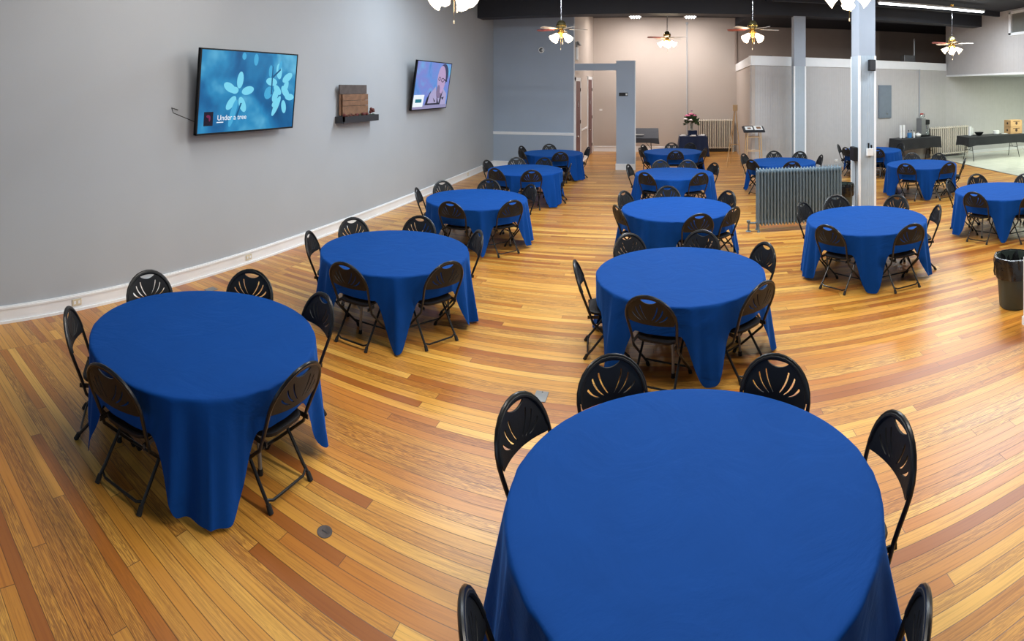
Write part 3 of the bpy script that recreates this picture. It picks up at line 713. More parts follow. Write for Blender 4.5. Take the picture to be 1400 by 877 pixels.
for k in range(40):
    y = rnd.uniform(-.54, .58); p = Vector((rnd.uniform(.125, .16), y, .10)); d = Vector((rnd.uniform(-.2, .4), rnd.uniform(-1, 1), rnd.uniform(-.2, .8))).normalized() * .07
    s_ = d.cross(Vector((1, 0, 0))).normalized() * .012
    lf.quad(p, p + d * .5 + s_, p + d, p + d * .5 - s_)
tag(lf.build('leafy_sprigs', M['leaf'], None, loc=(XL, 8.27, 1.98)), 'dark green sprigs tucked into the black wall ledge', 'foliage', kind='stuff')

# ------------------------------------------------------------------ ceiling fans
def make_fan():
    f = thing('ceiling_fan', 'x', 'ceiling fan')
    # origin at the motor; rod reaches the ceiling
    MB().lathe([(0, .14), (.045, .14), (.09, .10), (.115, .05), (.12, -.02), (.10, -.06), (.05, -.08), (0, -.08)], seg=28).build('motor_housing', M['fan_housing'], f, True)
    MB().lathe([(.122, .035), (.126, .03), (.126, -.005), (.122, -.01)], seg=28).build('brass_band', M['brass'], f, True)
    for k in range(5):
        a = 2 * pi * k / 5
        rz = Matrix.Rotation(a, 3, 'Z'); tl = Matrix.Rotation(R_(12), 3, 'X')
        bl = MB(); poly = [(.20, -.05), (.30, -.062), (.60, -.072), (.655, -.055), (.665, 0), (.655, .055), (.60, .072), (.30, .062), (.20, .05)]
        bl.prism(poly, -.004, .004, rz @ tl)
        b2 = bl.build('blade', M['blade_red'] if k == 2 else M['blade_light'], f)
        b2.location = (0, 0, -.075)
        MB().prism([(.08, -.02), (.22, -.035), (.26, 0), (.22, .035), (.08, .02)], .004, .012, rz @ tl).build('blade_bracket', M['brass'], b2)
    MB().lathe([(0, -.08), (.05, -.08), (.07, -.11), (.07, -.15), (.045, -.18), (.03, -.22), (.038, -.25), (.025, -.28), (0, -.285)], seg=20).build('light_kit', M['brass'], f, True)
    for k in range(4):
        a = 2 * pi * k / 4 + .5; d = Vector((cos(a), sin(a), 0))
        mt = Matrix.Rotation(a, 3, 'Z') @ Matrix.Rotation(R_(-52), 3, 'Y')
        sh = MB().lathe([(.028, 0), (.045, -.025), (.058, -.08), (.068, -.13), (.08, -.175), (.095, -.20), (.088, -.198), (.07, -.155), (.04, -.065)], c=d * .115 + Vector((0, 0, -.20)), seg=20, mtx=mt, wob=lambda q, z: .05 * cos(8 * q) if z < -.13 else 0)
        sh.build('lamp_shade', M['shade'], f, True)
        MB().tube([(d.x * .04, d.y * .04, -.13), (d.x * .085, d.y * .085, -.15), (d.x * .108, d.y * .108, -.195)], .012, 8).build('lamp_arm', M['brass'], f, True)
    for (px, py, z) in ((.03, -.03, -.40), (-.02, -.035, -.54)):
        c = MB().tube([(px, py, -.24), (px, py, z)], .0022, 5).build('pull_chain', M['brass'], f)
        MB().lathe([(0, .0), (.006, -.005), (.010, -.03), (.006, -.045), (0, -.048)], c=(px, py, z), seg=10).build('chain_knob', M['beige'], c, True)
    return f
FAN = make_fan()
FANS = [(-2.42, 12.47, 4.13, .35, 'ceiling fan with lit shades nearest the round wall speaker'), (-2.45, 5.85, 3.98, 1.0, 'ceiling fan partly cut off at the top above the wall televisions'),
        (2.20, 12.6, 4.14, .1, 'ceiling fan with lit shades left of the far column'), (2.44, 6.6, 4.10, .7, 'ceiling fan cut off at the top beside the near column'),
        (.17, 17.2, 4.36, .9, 'farthest small ceiling fan between the two square ceiling lights'), (8.38, 13.6, 4.06, .55, 'ceiling fan at the right under the long fluorescent strip')]
for i, (x, y, z, rz, lab) in enumerate(FANS):
    if i == 0: fo = FAN; fo.location = (x, y, z); fo.rotation_euler.z = rz; tag(fo, lab, 'ceiling fan', 'ceiling fans with four lit shades')
    else: fo = dup(FAN, (x, y, z), rz, lab, 'ceiling fans with four lit shades')
    zt = (ZC if x < 3 else ZR) - z
    MB().tube([(0, 0, .12), (0, 0, zt - .03)], .013, 8).build('downrod', M['chrome'], fo, True)
    MB().lathe([(.02, zt - .09), (.06, zt - .04), (.07, zt)], seg=20).build('canopy', M['brass'], fo, True)
    l = bpy.data.lights.new('fan_bulbs', 'POINT'); l.energy = 30; l.color = (1.0, .80, .58); l.shadow_soft_size = .16
    lo = bpy.data.objects.new('fan_bulbs', l); lo.location = (x, y, z - .36); C.objects.link(lo)

# fluorescent fixtures
for i, (x, y, z, l_, pw_) in enumerate(TUBES):
    labs = ['fluorescent strip over the left-wall row, near', 'fluorescent strip over the left-wall row, far', 'fluorescent strip over the middle row, near', 'fluorescent strip over the middle row, far', 'fluorescent strip over the right side, near', 'fluorescent strip over the right side, middle', 'long white fluorescent strip hanging below the dark right ceiling']
    t = thing('fluorescent_fixture', labs[i], 'ceiling light', (x, y, z), group='fluorescent strips under the ceiling')
    MB().bx(-l_ / 2, l_ / 2, -.07, .07, .0, .05).build('housing', M['housing'], t)
    for s in (-.04, .04): MB().tube([(-l_ / 2 + .03, s, -.022), (l_ / 2 - .03, s, -.022)], .019, 8).build('tube', M['tube'], t, True)
    zt = (ZC if x < 3 else ZR) - z
    for s in (-.3, .3): MB().tube([(l_ * s, 0, .05), (l_ * s, 0, zt)], .006, 6).build('hanger', M['chrome'], t)
for x, lab in ((-1.02, 'left one of two bright box lights before the back wall'), (1.08, 'right one of two bright box lights before the back wall')):
    t = thing('ceiling_box_light', lab, 'ceiling light', (x, 19.6, 5.36), group='box lights before the back wall')
    MB().bx(-.24, .24, -.62, .62, .0, .06).build('housing', M['housing'], t)
    for s in (-.15, -.05, .05, .15): MB().tube([(s, -.58, -.03), (s, .58, -.03)], .022, 8).build('tube', M['tube'], t, True)
    MB().bx(-.02, .02, -.02, .02, .06, ZC - 5.36).build('hanger', M['housing'], t)

# ------------------------------------------------------------------ radiators
def radiator(label, loc, rotz, n, pitch, z0, z1, depth, m, group=None, valve=True, thin=False):
    t = thing('radiator', label, 'radiator', loc, rotz)
    H = z1 - z0; r = pitch * (.33 if not thin else .20)
    q = MB()
    for yy in (-depth / 2 + r, 0, depth / 2 - r): q.tube([(0, yy, z0 + .06), (0, yy, z1 - .06)], r, 8)
    for z in (z0 + .05, z1 - .05):
        q.box((0, 0, z), (r * 1.7, depth, .085), bevel=.012)
    q.sphere((0, -depth / 2 + .03, z1 - .01), r * .95, 8, (1, 1.1, 1.2)); q.sphere((0, depth / 2 - .03, z1 - .01), r * .95, 8, (1, 1.1, 1.2))
    if thin: MB().bx(0, n * pitch, depth / 2 + .005, depth / 2 + .015, z0, z1 - .03).build('gap_shade_plate', M['rad_dark'], t)  # added dark sheet stands in for the shade between sections
    sec = q.mesh('radiator_section', m, True)
    for k in range(n): put('radiator_section', sec, t, (pitch * (k + .5), 0, 0))
    for z_ in (z0 + .05, z1 - .05): MB().tube([(0, 0, z_), (n * pitch, 0, z_)], .022, 8).build('header_pipe', m, t, True)
    for x in (pitch * .5, pitch * (n - .5)):
        for yy in (-depth / 2 + .025, depth / 2 - .025):
            MB().lathe([(.03, 0), (.03, .012), (.016, .03), (.018, z0 + .04)], c=(x, yy, 0), seg=10).build('leg', m, t, True)
    if valve:
        v = MB().tube([(-.14, 0, 0), (-.14, 0, .12), (-.12, 0, .15), (0, 0, .15)], .018, 8).build('valve_pipe', m, t, True)
        MB().lathe([(.02, .15), (.035, .17), (.035, .20), (0, .21)], c=(-.14, 0, 0), seg=12).build('valve_knob', m, v, True)
        MB().lathe([(.05, 0), (.05, .008), (.02, .02)], c=(-.14, 0, 0), seg=16).build('floor_flange', m, v, True)
    return t
radiator('slate blue freestanding column radiator beside the beadboard column', (1.70, 9.38, 0), 0, 27, .060, .11, 1.13, .22, M['radiator'])
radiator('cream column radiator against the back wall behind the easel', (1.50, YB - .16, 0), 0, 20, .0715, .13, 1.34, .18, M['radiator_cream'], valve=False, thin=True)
MB_ = MB().bx(1.45, 2.97, YB - .04, YB - .025, .0, .2); tag(MB_.build('radiator_backboard', M['rad_dark']), 'brown board on the back wall below the cream radiator', 'board')
tt = 7.30
p0 = on_partition(tt, 0, .15)
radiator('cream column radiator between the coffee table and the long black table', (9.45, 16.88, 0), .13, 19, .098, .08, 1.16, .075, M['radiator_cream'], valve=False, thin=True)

# ------------------------------------------------------------------ draped and folding tables at the sides
def draped_table(name_label, cloth_label, loc, rotz, w_, d_, h, drop, mcloth, seed=1, slant=0):
    t = thing('folding_table', name_label, 'table', loc, rotz)
    MB().bx(-w_ / 2 + .01, w_ / 2 - .01, -d_ / 2 + .01, d_ / 2 - .01, h - .045, h - .012, bevel=.004).build('tabletop', M['beige'], t)
    for sx in (-1, 1):
        x = sx * (w_ / 2 - .28)
        for sy in (-1, 1):
            MB().tube([(x, sy * .10, h - .05), (x + sx * .02, sy * (d_ / 2 - .16), .38), (x + sx * .04, sy * (d_ / 2 - .06), 0)], .013, 8).build('leg', M['black_metal'], t, True)
        MB().tube([(x + sx * .02, -(d_ / 2 - .16), .38), (x + sx * .02, d_ / 2 - .16, .38)], .010, 8).build('stretcher', M['black_metal'], t, True)
        MB().tube([(x, 0, .38), (x - sx * .3, 0, h - .05)], .008, 8).build('brace', M['black_metal'], t, True)
    rnd = random.Random(seed); bm = bmesh.new()
    W, D = w_ / 2, d_ / 2
    per = []
    def edge(a, b_, n):
        for k in range(n): per.append(((a[0] + (b_[0] - a[0]) * k / n, a[1] + (b_[1] - a[1]) * k / n)))
    edge((-W, -D), (W, -D), 40); edge((W, -D), (W, D), 16); edge((W, D), (-W, D), 40); edge((-W, D), (-W, -D), 16)
    n = len(per); ph = [rnd.uniform(0, 6) for _ in range(3)]
    def zt(y): return h + slant * (y + D) / (2 * D)
    rings = [[bm.verts.new((x * .98, y * .97, zt(y))) for x, y in per], [bm.verts.new((x * 1.002, y * 1.004, zt(y) - .006)) for x, y in per]]
    for t_ in (.15, .4, .7, 1.0):
        ring = []
        for k, (x, y) in enumerate(per):
            cor = max(0, 1 - min(abs(abs(x) - W) + abs(abs(y) - D), .3) / .3)
            o = .006 + t_ * drop * (.05 + .035 * sin(k * .55 + ph[0]) + .03 * sin(k * .23 + ph[1])) + .03 * cor * t_
            nx = (x / W) ** 9; ny = (y / D) ** 9; L_ = max(1e-6, math.hypot(nx, ny))
            ring.append(bm.verts.new((x + nx / L_ * o, y + ny / L_ * o, zt(y) - .006 - t_ * (drop + .04 * cor + (slant * (y + D) / (2 * D))))))
        rings.append(ring)
    bm.faces.new(rings[0])
    for A, B in zip(rings, rings[1:]):
        for k in range(n): bm.faces.new((A[k], A[(k + 1) % n], B[(k + 1) % n], B[k]))
    q = MB(); q.bm.free(); q.bm = bm
    o = q.build('tablecloth', mcloth, None, True, loc=loc, rotz=rotz)
    tag(o, cloth_label, 'tablecloth')
    return t
draped_table('long folding table with black legs by the right radiator', 'black cloth over the long table carrying the cardboard boxes', (11.42, 15.72, 0), 0, 2.55, .80, .88, .30, M['black_cloth'], 3)
pc = on_partition(5.9, 0, .62)
draped_table('folding table carrying the coffee maker and cup stacks', 'black cloth over the coffee maker table', (pc[0], pc[1], 0), PANG, 1.85, .62, .88, .36, M['black_cloth'], 4)
draped_table('small table carrying the flower vase', 'dark navy cloth to the floor over the flower vase table', (1.18, 20.1, 0), 0, 1.05, .62, .78, .72, M['navy_cloth'], 5)
draped_table('folding table behind the grey pillar wall', 'charcoal cover with slanted top behind the grey pillar wall', (-.86, 19.35, 0), 0, 1.45, .8, .80, .17, M['grey_cloth'], 6, slant=.30)

def one(mb, name, m, label, cat, loc=None, rotz=0, smooth=True, group=None, kind=None):
    return tag(mb.build(name, m, None, smooth, loc, rotz), label, cat, group, kind)
def cup_stack(loc, h, label, r=.045):
    pr = [(r * .75, 0)]
    k = 0; z = .0
    while z < h - .02: pr += [(r * .92, z + .014), (r, z + .016), (r, z + .022)]; z += .024
    pr += [(0, z)]
    q = MB(); q.lathe([(r * .7, 0)] + pr[1:], seg=16); return one(q, 'cup_stack', M['paper'], label, 'cups', loc, group='upturned white cup stacks')
# coffee table goods
def cp(t, out, z=.884): return on_partition(t, z, out)
cup_stack(cp(5.22, .62), .46, 'left one of two tall white cup stacks beside the coffee maker'); cup_stack(cp(5.36, .62), .46, 'right one of two tall white cup stacks beside the coffee maker')
one(MB().bx(-.06, .06, -.05, .05, 0, .17, bevel=.006), 'sugar_pack', M['blue_pack'], 'small blue pack right of the white cup stacks', 'pack', cp(5.58, .66), PANG, False)
for k, (tq, o_) in enumerate(((5.66, .52), (5.76, .55), (5.72, .74))):
    t = thing('creamer_bottle', ['dark bottle behind the blue pack, left one', 'dark bottle left of the white bowl, right one', 'clear white bottle in front of the dark bottles'][k], 'bottle', cp(tq, o_), group='small bottles on the coffee table')
    MB().lathe([(.032, 0), (.036, .02), (.036, .14), (.016, .19), (.016, .22)], seg=14).build('bottle_body', M['ceramic'] if k == 2 else M['panelbox'], t, True)
    MB().lathe([(.019, .22), (.019, .255), (0, .257)], seg=12).build('cap', M['shelf'], t, True)
t = thing('sugar_bowl', 'round white bowl between the bottles and the coffee maker', 'bowl', cp(5.98, .66))
MB().lathe([(.05, 0), (.095, .03), (.115, .08), (.10, .11)], seg=20).build('bowl_body', M['ceramic'], t, True)
MB().lathe([(.10, .11), (.06, .14), (.015, .15), (.018, .175), (0, .18)], seg=16).build('lid', M['ceramic'], t, True)
t = thing('coffee_maker', 'tall steel coffee brewer with a red-lidded pot on top', 'coffee maker', cp(6.33, .55), PANG)
MB().bx(-.19, .19, -.16, .20, 0, .06, bevel=.008).build('base', M['black_plastic'], t)
MB().bx(-.19, .02, -.12, .18, .06, .66, bevel=.02).build('body', M['grey_metal'], t)
MB().bx(.0, .19, -.14, .18, .42, .60, bevel=.02).build('brew_head', M['black_plastic'], t)
MB().bx(.02, .17, -.10, .18, .06, .42).build('back_panel', M['grey_metal'], t)
MB().lathe([(.05, .06), (.075, .08), (.08, .14), (.05, .20), (.045, .22)], c=(.10, -.10, 0), seg=18).build('carafe', M['glass'], t, True)
MB().lathe([(.03, .25), (.065, .29), (.065, .38)], c=(.10, -.06, 0), seg=16).build('filter_basket', M['chrome'], t, True)
t = thing('coffee_pot', 'glass coffee pot with red top standing on the coffee brewer', 'coffee pot', cp(6.25, .55, 1.546), PANG)
MB().lathe([(.06, 0), (.085, .03), (.085, .08), (.055, .13)], seg=18).build('pot_body', M['glass'], t, True)
MB().lathe([(.058, .13), (.062, .165), (0, .17)], seg=18).build('pot_lid', M['red_lid'], t, True)
MB().tube([(.06, 0, .14), (.13, 0, .14), (.13, 0, .04), (.09, 0, .03)], .011, 8).build('pot_handle', M['black_plastic'], t, True)
# long table goods
cup_stack((10.46, 15.75, .884), .32, 'white cup stack at the left end of the long black table', .05).scale = (1.25, 1.25, 1.1)
cup_stack((10.62, 15.86, .884), .28, 'shorter cup stack just behind the black bowl on the long table', .05).scale = (1.15, 1.15, 1.05)
one(MB().lathe([(.05, 0), (.08, .01), (.15, .09), (.165, .125), (.155, .12), (.08, .025), (0, .018)], seg=24), 'serving_bowl', M['black_plastic'], 'black plastic bowl on the long black-clothed table', 'bowl', (10.80, 15.66, .884))
one(MB().lathe([(.10, 0), (.12, .02), (.12, .13), (.11, .14), (0, .14)], seg=24), 'white_tub', M['ceramic'], 'short round white tub in the middle of the long table', 'tub', (11.68, 15.80, .884))
one(MB().bx(-.13, .13, -.09, .09, 0, .012), 'napkins', M['paper'], 'flat white napkins left of the cardboard boxes', 'napkins', (12.05, 15.75, .886), .2, False)
def carton(loc, label, rz=0):
    t = thing('cardboard_box', label, 'box', loc, rz, 'cardboard boxes stacked on the long table')
    MB().bx(-.28, .28, -.20, .20, 0, .255, bevel=.004).build('box_body', M['card'], t)
    MB().bx(-.28, .28, -.02, .02, .255, .258).build('tape', M['beige'], t)
    MB().prism(ell(.0, .13, .055, .055), -.204, -.2, Matrix(((1, 0, 0), (0, 0, 1), (0, 1, 0)))).bx(-.16, .16, -.203, -.2, .19, .21).build('printed_mark', M['card_dark'], t)
    q = MB(); q.prism(ell(.0, .13, .045, .045), -.284, -.28, Matrix(((0, 0, 1), (1, 0, 0), (0, 1, 0)))); q.build('side_mark', M['card_dark'], t)
carton((12.42, 15.72, .884), 'lower left brown carton at the end of the long table'); carton((12.42, 15.72, 1.145), 'upper left brown carton at the end of the long table', .03)
# flower table goods
one(MB().bx(-.17, .17, -.12, .12, 0, .2, bevel=.005), 'gift_box', M['navy_cloth'], 'navy box under the flower vase', 'box', (1.17, 20.05, .786), 0, False)
t = thing('flower_vase', 'glass vase of pink and white flowers on the navy box', 'flowers', (1.13, 20.05, .99))
MB().lathe([(.05, 0), (.06, .02), (.05, .12), (.07, .26), (.075, .27), (.065, .26), (.04, .12), (0, .03)], seg=18).build('vase', M['glass'], t, True)
q = MB(); rnd = random.Random(9)
for k in range(300):
    a = rnd.uniform(0, 2 * pi); el = rnd.uniform(-.5, 1.4); r = rnd.uniform(.05, .27); c_ = Vector((cos(a) * cos(el) * r, sin(a) * cos(el) * r, .33 + sin(el) * r * 1.0))
    d = (c_ - Vector((0, 0, .2))).normalized() * .11; s_ = d.cross(Vector((rnd.random(), rnd.random(), .3))).normalized() * .032
    q.quad(c_, c_ + d * .5 + s_, c_ + d, c_ + d * .5 - s_)
for k in range(8): q.tube([(0, 0, .05), (.05 * cos(k), .05 * sin(k), .4)], .004, 5)
q.build('foliage', M['leaf'], t)
def bloom(c_, r, m):
    q = MB(); rn = random.Random(int(c_[0] * 999 + c_[2] * 77))
    for ring, (n, rr, el) in enumerate(((5, .35, 1.1), (7, .7, .6), (9, 1.0, .15))):
        for k in range(n):
            a = 2 * pi * k / n + ring; q.sphere((c_[0] + cos(a) * cos(el) * r * rr * .75, c_[1] + sin(a) * cos(el) * r * rr * .75, c_[2] + sin(el) * r * .4), r * .34, 6, (1, 1, .6))
    q.build('bloom', m, t, True)
for c_, r, m in (((-.04, -.24, .40), .09, M['whitepetal']), ((-.23, -.12, .44), .085, M['whitepetal']), ((-.17, -.08, .56), .10, M['pink']), ((-.02, -.10, .62), .10, M['pink']), ((.11, -.06, .56), .09, M['pink']), ((.0, -.02, .74), .05, M['purple']), ((-.1, -.2, .56), .06, M['pink'])):
    bloom(c_, r, m)
for x, y, rz, lab in ((.80, 19.98, .3, 'crumpled white sheets at the left end of the flower table'), (1.17, 19.86, .0, 'white card in front of the navy box'), (1.52, 20.02, -.4, 'folded grey papers at the right end of the flower table')):
    one(MB().box((0, 0, .008), (.24, .16, .012)).box((.03, .02, .03), (.16, .12, .008), rot=Matrix.Rotation(.25, 3, 'X')), 'papers', M['paper'], lab, 'papers', (x, y, .786), rz, False)
one(MB().bx(-.22, .2, -.04, .04, 0, .02), 'papers', M['paper'], 'white sheet lying on the charcoal covered table', 'papers', (-.86, 19.10, .90), 0, False)

# easel and picture stand
t = thing('easel', 'tall pale wooden easel before the cream radiator', 'easel', (2.38, 17.2, 0))
MB().tube([(-.26, -.1, 0), (.02, 0, 1.95)], .018, 6).build('leg', M['wood_easel'], t)
MB().tube([(.22, -.1, 0), (.05, 0, 1.95)], .018, 6).build('leg', M['wood_easel'], t)
MB().tube([(-.02, .75, 0), (.03, .04, 1.9)], .016, 6).build('leg', M['wood_easel'], t)
MB().bx(-.045, .11, -.03, .03, 1.86, 2.06, bevel=.006).build('head_block', M['wood_easel'], t)
MB().tube([(-.14, -.06, .75), (.15, -.06, .75)], .014, 6).build('stretcher', M['wood_easel'], t)
t = thing('display_stand', 'tall pale wooden stand with an open photo album on top', 'stand', (2.62, 14.9, 0))
for sx in (-.22, .22):
    for sy in (-.15, .15): MB().tube([(sx * 1.12, sy * 1.2, 0), (sx * .85, sy, 1.36)], .016, 6).build('leg', M['wood_easel'], t)
for z in (.45, .8, 1.2): [MB().tube([(-.2, y_, z), (.2, y_, z)], .011, 6).build('stretcher', M['wood_easel'], t) for y_ in (-.16, .16)]
MB().box((0, 0, 1.42), (.62, .40, .035), rot=Matrix.Rotation(.32, 3, 'X')).build('tray', M['shelf'], t)
al = thing('photo_album', 'open album with two pale pages on the tall stand', 'album', (2.62, 14.9, 1.44)); al.rotation_euler.x = .32
MB().box((0, 0, .01), (.56, .34, .015)).build('cover', M['shelf'], al)
MB().box((-.135, -.02, .022), (.22, .24, .006)).build('page', M['paper'], al); MB().box((.135, 0, .022), (.24, .30, .006)).build('page', M['paper'], al)
MB().box((.15, 0, .027), (.13, .16, .004)).build('photo', M['wood_old'], al); MB().box((-.13, -.03, .027), (.10, .10, .004)).build('photo', M['wood_old'], al)

# ------------------------------------------------------------------ wall fittings
def outlet(loc, rotz, label, m='beige'):
    t = thing('wall_outlet', label, 'outlet', loc, rotz, 'electrical outlets')
    MB().bx(-.06, .06, -.008, 0, -.04, .04, bevel=.003).build('cover_plate', M[m], t)
    for x in (-.028, .028): MB().bx(x - .014, x + .014, -.011, -.008, -.018, .018, bevel=.002).build('socket', M['beige' if m == 'white' else 'white'], t)
outlet((XL + .021, 2.70, .10), R_(90), 'ivory outlet on the left baseboard beside the front table'); outlet((XL + .021, 5.48, .10), R_(90), 'ivory outlet on the left baseboard behind the second table')
outlet((XL + .021, 14.2, .10), R_(90), 'ivory outlet on the left baseboard beside the fourth table')
def on_part_px(x):
    a = (x - XC) / F_U; d = Vector((sin(a), cos(a))); P = Vector(PA); e = Vector((cos(PANG), sin(PANG)))
    return (P.x * d.y - P.y * d.x) / (d.x * e.y - d.y * e.x) if False else None
o = on_partition(3.0, .24, .012); outlet(o, PANG, 'white outlet low on the partition left of the near column', 'white')
outlet((11.35, 17.388, .36), 0, 'white outlet low on the wall under the long table', 'white')
outlet((-2.5, YB - .002, 1.72), 0, 'white switch plate on the wall at the end of the hall', 'white')
t = thing('round_wall_speaker', 'small round white speaker high on the grey wall', 'speaker', (-3.88, YH, 3.86))
mt = Matrix.Rotation(R_(90), 3, 'X')
MB().lathe([(.10, 0), (.10, .02), (.09, .035), (.08, .03), (0, .03)], seg=24, mtx=mt).build('ring', M['white'], t, True)
MB().lathe([(.07, .032), (.05, .042), (0, .045)], seg=20, mtx=mt).build('cone', M['grey_metal'], t, True)
t = thing('alarm_unit', 'tall white alarm box with grey horns beside the hall opening', 'alarm', (-2.8, 17.0, 3.55))
MB().bx(0, .06, -.11, .11, 0, .42, bevel=.01).build('box_body', M['white'], t)
MB().lathe([(.05, 0), (.09, .06), (.095, .07)], c=(.05, -.05, .52), seg=16, mtx=Matrix.Rotation(R_(60), 3, 'Y')).build('horn', M['grey_metal'], t, True)
MB().lathe([(.05, 0), (.08, .06), (.085, .07)], c=(.05, .16, .52), seg=16, mtx=Matrix.Rotation(R_(60), 3, 'Y')).build('horn', M['grey_metal'], t, True)
MB().bx(0, .05, -.09, .09, .42, .60).build('mount', M['grey_metal'], t)
t = thing('wall_display', 'small black sign plate on the grey pillar wall', 'sign', (-1.22, YH, 2.42))
MB().bx(-.14, .14, -.02, 0, -.055, .055, bevel=.004).build('plate', M['black_plastic'], t)
MB().bx(.07, .125, -.022, -.02, -.03, .03).build('label', M['paper'], t)
# column fittings (near column)
t = thing('column_speaker', 'small black speaker high on the near beadboard column', 'speaker', (4.13, 9.84, 2.97))
MB().bx(-.07, .07, -.11, -.01, 0, .23, bevel=.01).build('cabinet', M['black_plastic'], t)
MB().bx(-.06, .06, -.116, -.11, .015, .215).build('grille', M['shelf'], t)
t = thing('control_box', 'black box low on the side of the near column', 'box', (3.87, 9.98, 1.13))
MB().bx(-.09, 0, -.10, .14, 0, .28, bevel=.01).build('housing', M['black_plastic'], t)
MB().tube([(-.03, 0, .0), (-.02, -.02, -.05), (-.012, .0, -.6), (-.012, .0, -1.05)], .006, 6).build('cord', M['black_plastic'], t, True)
t = thing('wall_caddy', 'small white holder with black remotes on the near column', 'holder', (4.10, 9.84, 1.24))
MB().bx(-.07, .07, -.07, 0, 0, .15, bevel=.008).build('holder_box', M['ceramic'], t)
one(MB().bx(-.05, -.015, -.05, -.03, .03, .24, bevel=.004), 'remote_control', M['black_plastic'], 'left black remote standing in the white column holder', 'remote', (4.10, 9.84, 1.26), 0, False, 'remotes in the white holder')
one(MB().bx(.01, .045, -.05, -.03, .03, .20, bevel=.004), 'remote_control', M['black_plastic'], 'right shorter black remote in the white column holder', 'remote', (4.10, 9.84, 1.26), 0, False, 'remotes in the white holder')
# electrical panel and pipes
t = thing('electrical_panel', 'blue-grey electrical panel on the partition right of the near column', 'electrical panel', on_partition(5.05, 1.57, .0), PANG)
MB().bx(-.33, .22, -.06, 0, 0, 1.15, bevel=.006).build('cabinet', M['panelbox'], t)
MB().bx(-.30, .19, -.068, -.06, .04, 1.11, bevel=.004).build('panel_door', M['panelbox'], t)
MB().bx(-.02, .03, -.08, -.068, .12, .18).build('latch', M['chrome'], t)
q = MB().tube([on_partition(6.62, 1.0, .03), on_partition(6.62, 3.31, .03)], .022, 8)
one(q, 'conduit_pipe', M['wall'], 'painted conduit pipe on the partition behind the coffee maker', 'pipe')
one(MB().tube([(1.02, YB - .03, .3), (1.02, YB - .03, ZC - .25)], .022, 8).sphere((1.02, YB - .05, ZC - .25), .06), 'conduit_pipe', M['wall'], 'painted conduit pipe up the back wall above the flowers', 'pipe')

# ------------------------------------------------------------------ bins and cabinet
def trash_can(loc, r0, r1, h, label, liner_label, seed):
    rnd = random.Random(seed); ph = rnd.uniform(0, 6)
    t = thing('trash_can', label, 'trash can', loc)
    MB().lathe([(r0 * .9, 0), (r0, .02), (r1, h - .03), (r1 + .015, h - .03), (r1 + .015, h), (r1 - .01, h), (r0 - .01, .04), (0, .03)], seg=36).build('bin_body', M['bin'], t, True)
    wob = lambda a, z: (.035 * sin(7 * a + ph + 9 * z) + .025 * sin(13 * a + ph) + .02 * sin(23 * a + 14 * z)) * (1 if z < h - .04 else .6)
    q = MB().lathe([(r1 * .55, h - .30), (r1 * .82, h - .2), (r1 * .93, h - .06), (r1 * 1.0, h + .012), (r1 * 1.10, h + .008), (r1 * 1.14, h - .05), (r1 * 1.10, h - .12), (r1 * 1.12, h - .18), (r1 * 1.06, h - .23)], seg=72, wob=wob)
    tag(q.build('bin_liner', M['bag'], None, True, loc=loc), liner_label, 'trash bag')
trash_can((3.90, 4.92, 0), .175, .215, .60, 'dark green round trash can at the right edge on the wood floor', 'shiny black liner bag folded over the right-edge trash can', 1)
trash_can((3.52, 9.72, 0), .14, .17, .72, 'dark trash can wedged between the slate radiator and the column', 'black liner bag in the can beside the column', 2)
t = thing('cabinet', 'white cabinet corner at the right edge beside the trash can', 'cabinet', (3.665, 4.0, 0))
MB().bx(0, .5, 0, .46, .09, .75, bevel=.006).build('cabinet_body', M['white'], t)
MB().bx(-.012, .51, -.012, .47, 0, .09).build('plinth', M['white'], t)
d_ = MB().bx(.03, .47, -.015, 0, .12, .70, bevel=.004).build('door', M['white'], t); MB().sphere((.08, -.03, .45), .015).build('knob', M['chrome'], d_, True)

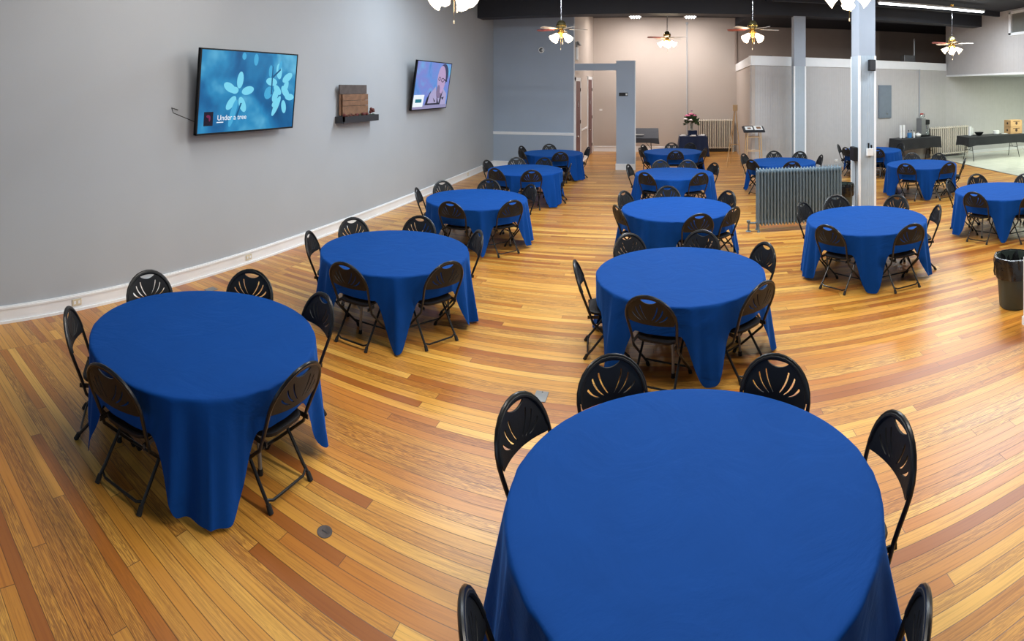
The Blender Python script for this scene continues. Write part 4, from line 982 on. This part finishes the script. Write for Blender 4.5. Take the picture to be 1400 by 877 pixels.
# floor plates
for x, y, s, lab in ((-1.01, 4.30, .10, 'grey square floor outlet cover between the big foreground table and second left table'), (-.50, 9.4, .10, 'grey floor outlet cover left of the third middle-row table'), (-5.12, 4.42, .10, 'grey floor plate by the left baseboard')):
    t = thing('floor_outlet', lab, 'floor outlet', (x, y, 0), group='grey floor outlet covers')
    MB().bx(-s * .55, s * .55, -s * .75, s * .75, 0, .006, bevel=.002).build('cover_plate', M['grey_metal'], t)
    for k in (-1, 1): MB().lathe([(.006, .006), (.004, .008), (0, .008)], c=(0, k * s * .6, 0), seg=8).build('screw', M['chrome'], t)
t = thing('floor_disc', 'small round brass floor cap in the wood floor by front tables', 'floor cap', (-1.84, 2.46, 0))
MB().lathe([(.045, 0), (.045, .003), (.034, .004), (.03, .002), (0, .002)], seg=24).build('ring', M['wood_grey'], t, True)
MB().bx(-.02, .02, -.003, .003, .002, .0035).build('slot', M['shelf'], t)

# ------------------------------------------------------------------ things stored on the loft
for (x, y, w_, h, m, lab) in ((8.6, 20.6, .7, 1.7, M['wall_dim'], 'tall brown cupboard at the back of the dark loft'),):
    t = thing('cupboard', lab, 'cupboard', (x, y, 3.33))
    MB().bx(-w_ / 2, w_ / 2, -.25, .25, 0, h).build('cupboard_body', m, t)
    for s in (-1, 1): MB().bx(s * w_ / 4 - w_ / 4 + .01, s * w_ / 4 + w_ / 4 - .01, -.265, -.25, .05, h - .05).build('door', m, t)
t = thing('hvac_unit', 'grey metal unit on the loft next to the right wall', 'metal unit', (9.55, 18.9, 3.33), 0)
MB().bx(-.25, .25, -.2, .2, .16, .62, bevel=.01).build('casing', M['grey_metal'], t); MB().bx(-.1, .2, -.16, .16, 0, .16).build('base', M['black_metal'], t)
MB().tube([(.3, 0, .0), (.3, 0, 1.3)], .04, 8).build('duct_pipe', M['grey_metal'], t, True)
t = thing('fan_on_ledge', 'small dark gadget on the loft ledge left corner', 'gadget', (3.35, 16.2, 3.33))
MB().lathe([(.12, .10), (.12, .30), (.10, .32), (0, .32)], seg=18).build('gadget_body', M['wood_grey'], t, True)
MB().lathe([(.10, 0), (.10, .02), (.03, .04), (.03, .12)], seg=16).build('foot', M['grey_metal'], t, True)
one(MB().bx(-.25, .25, -.2, .2, 0, .35, bevel=.01), 'storage_box', M['wood_grey'], 'brown storage box in the dark left end of the loft', 'box', (3.6, 18.6, 3.33), 0, False)
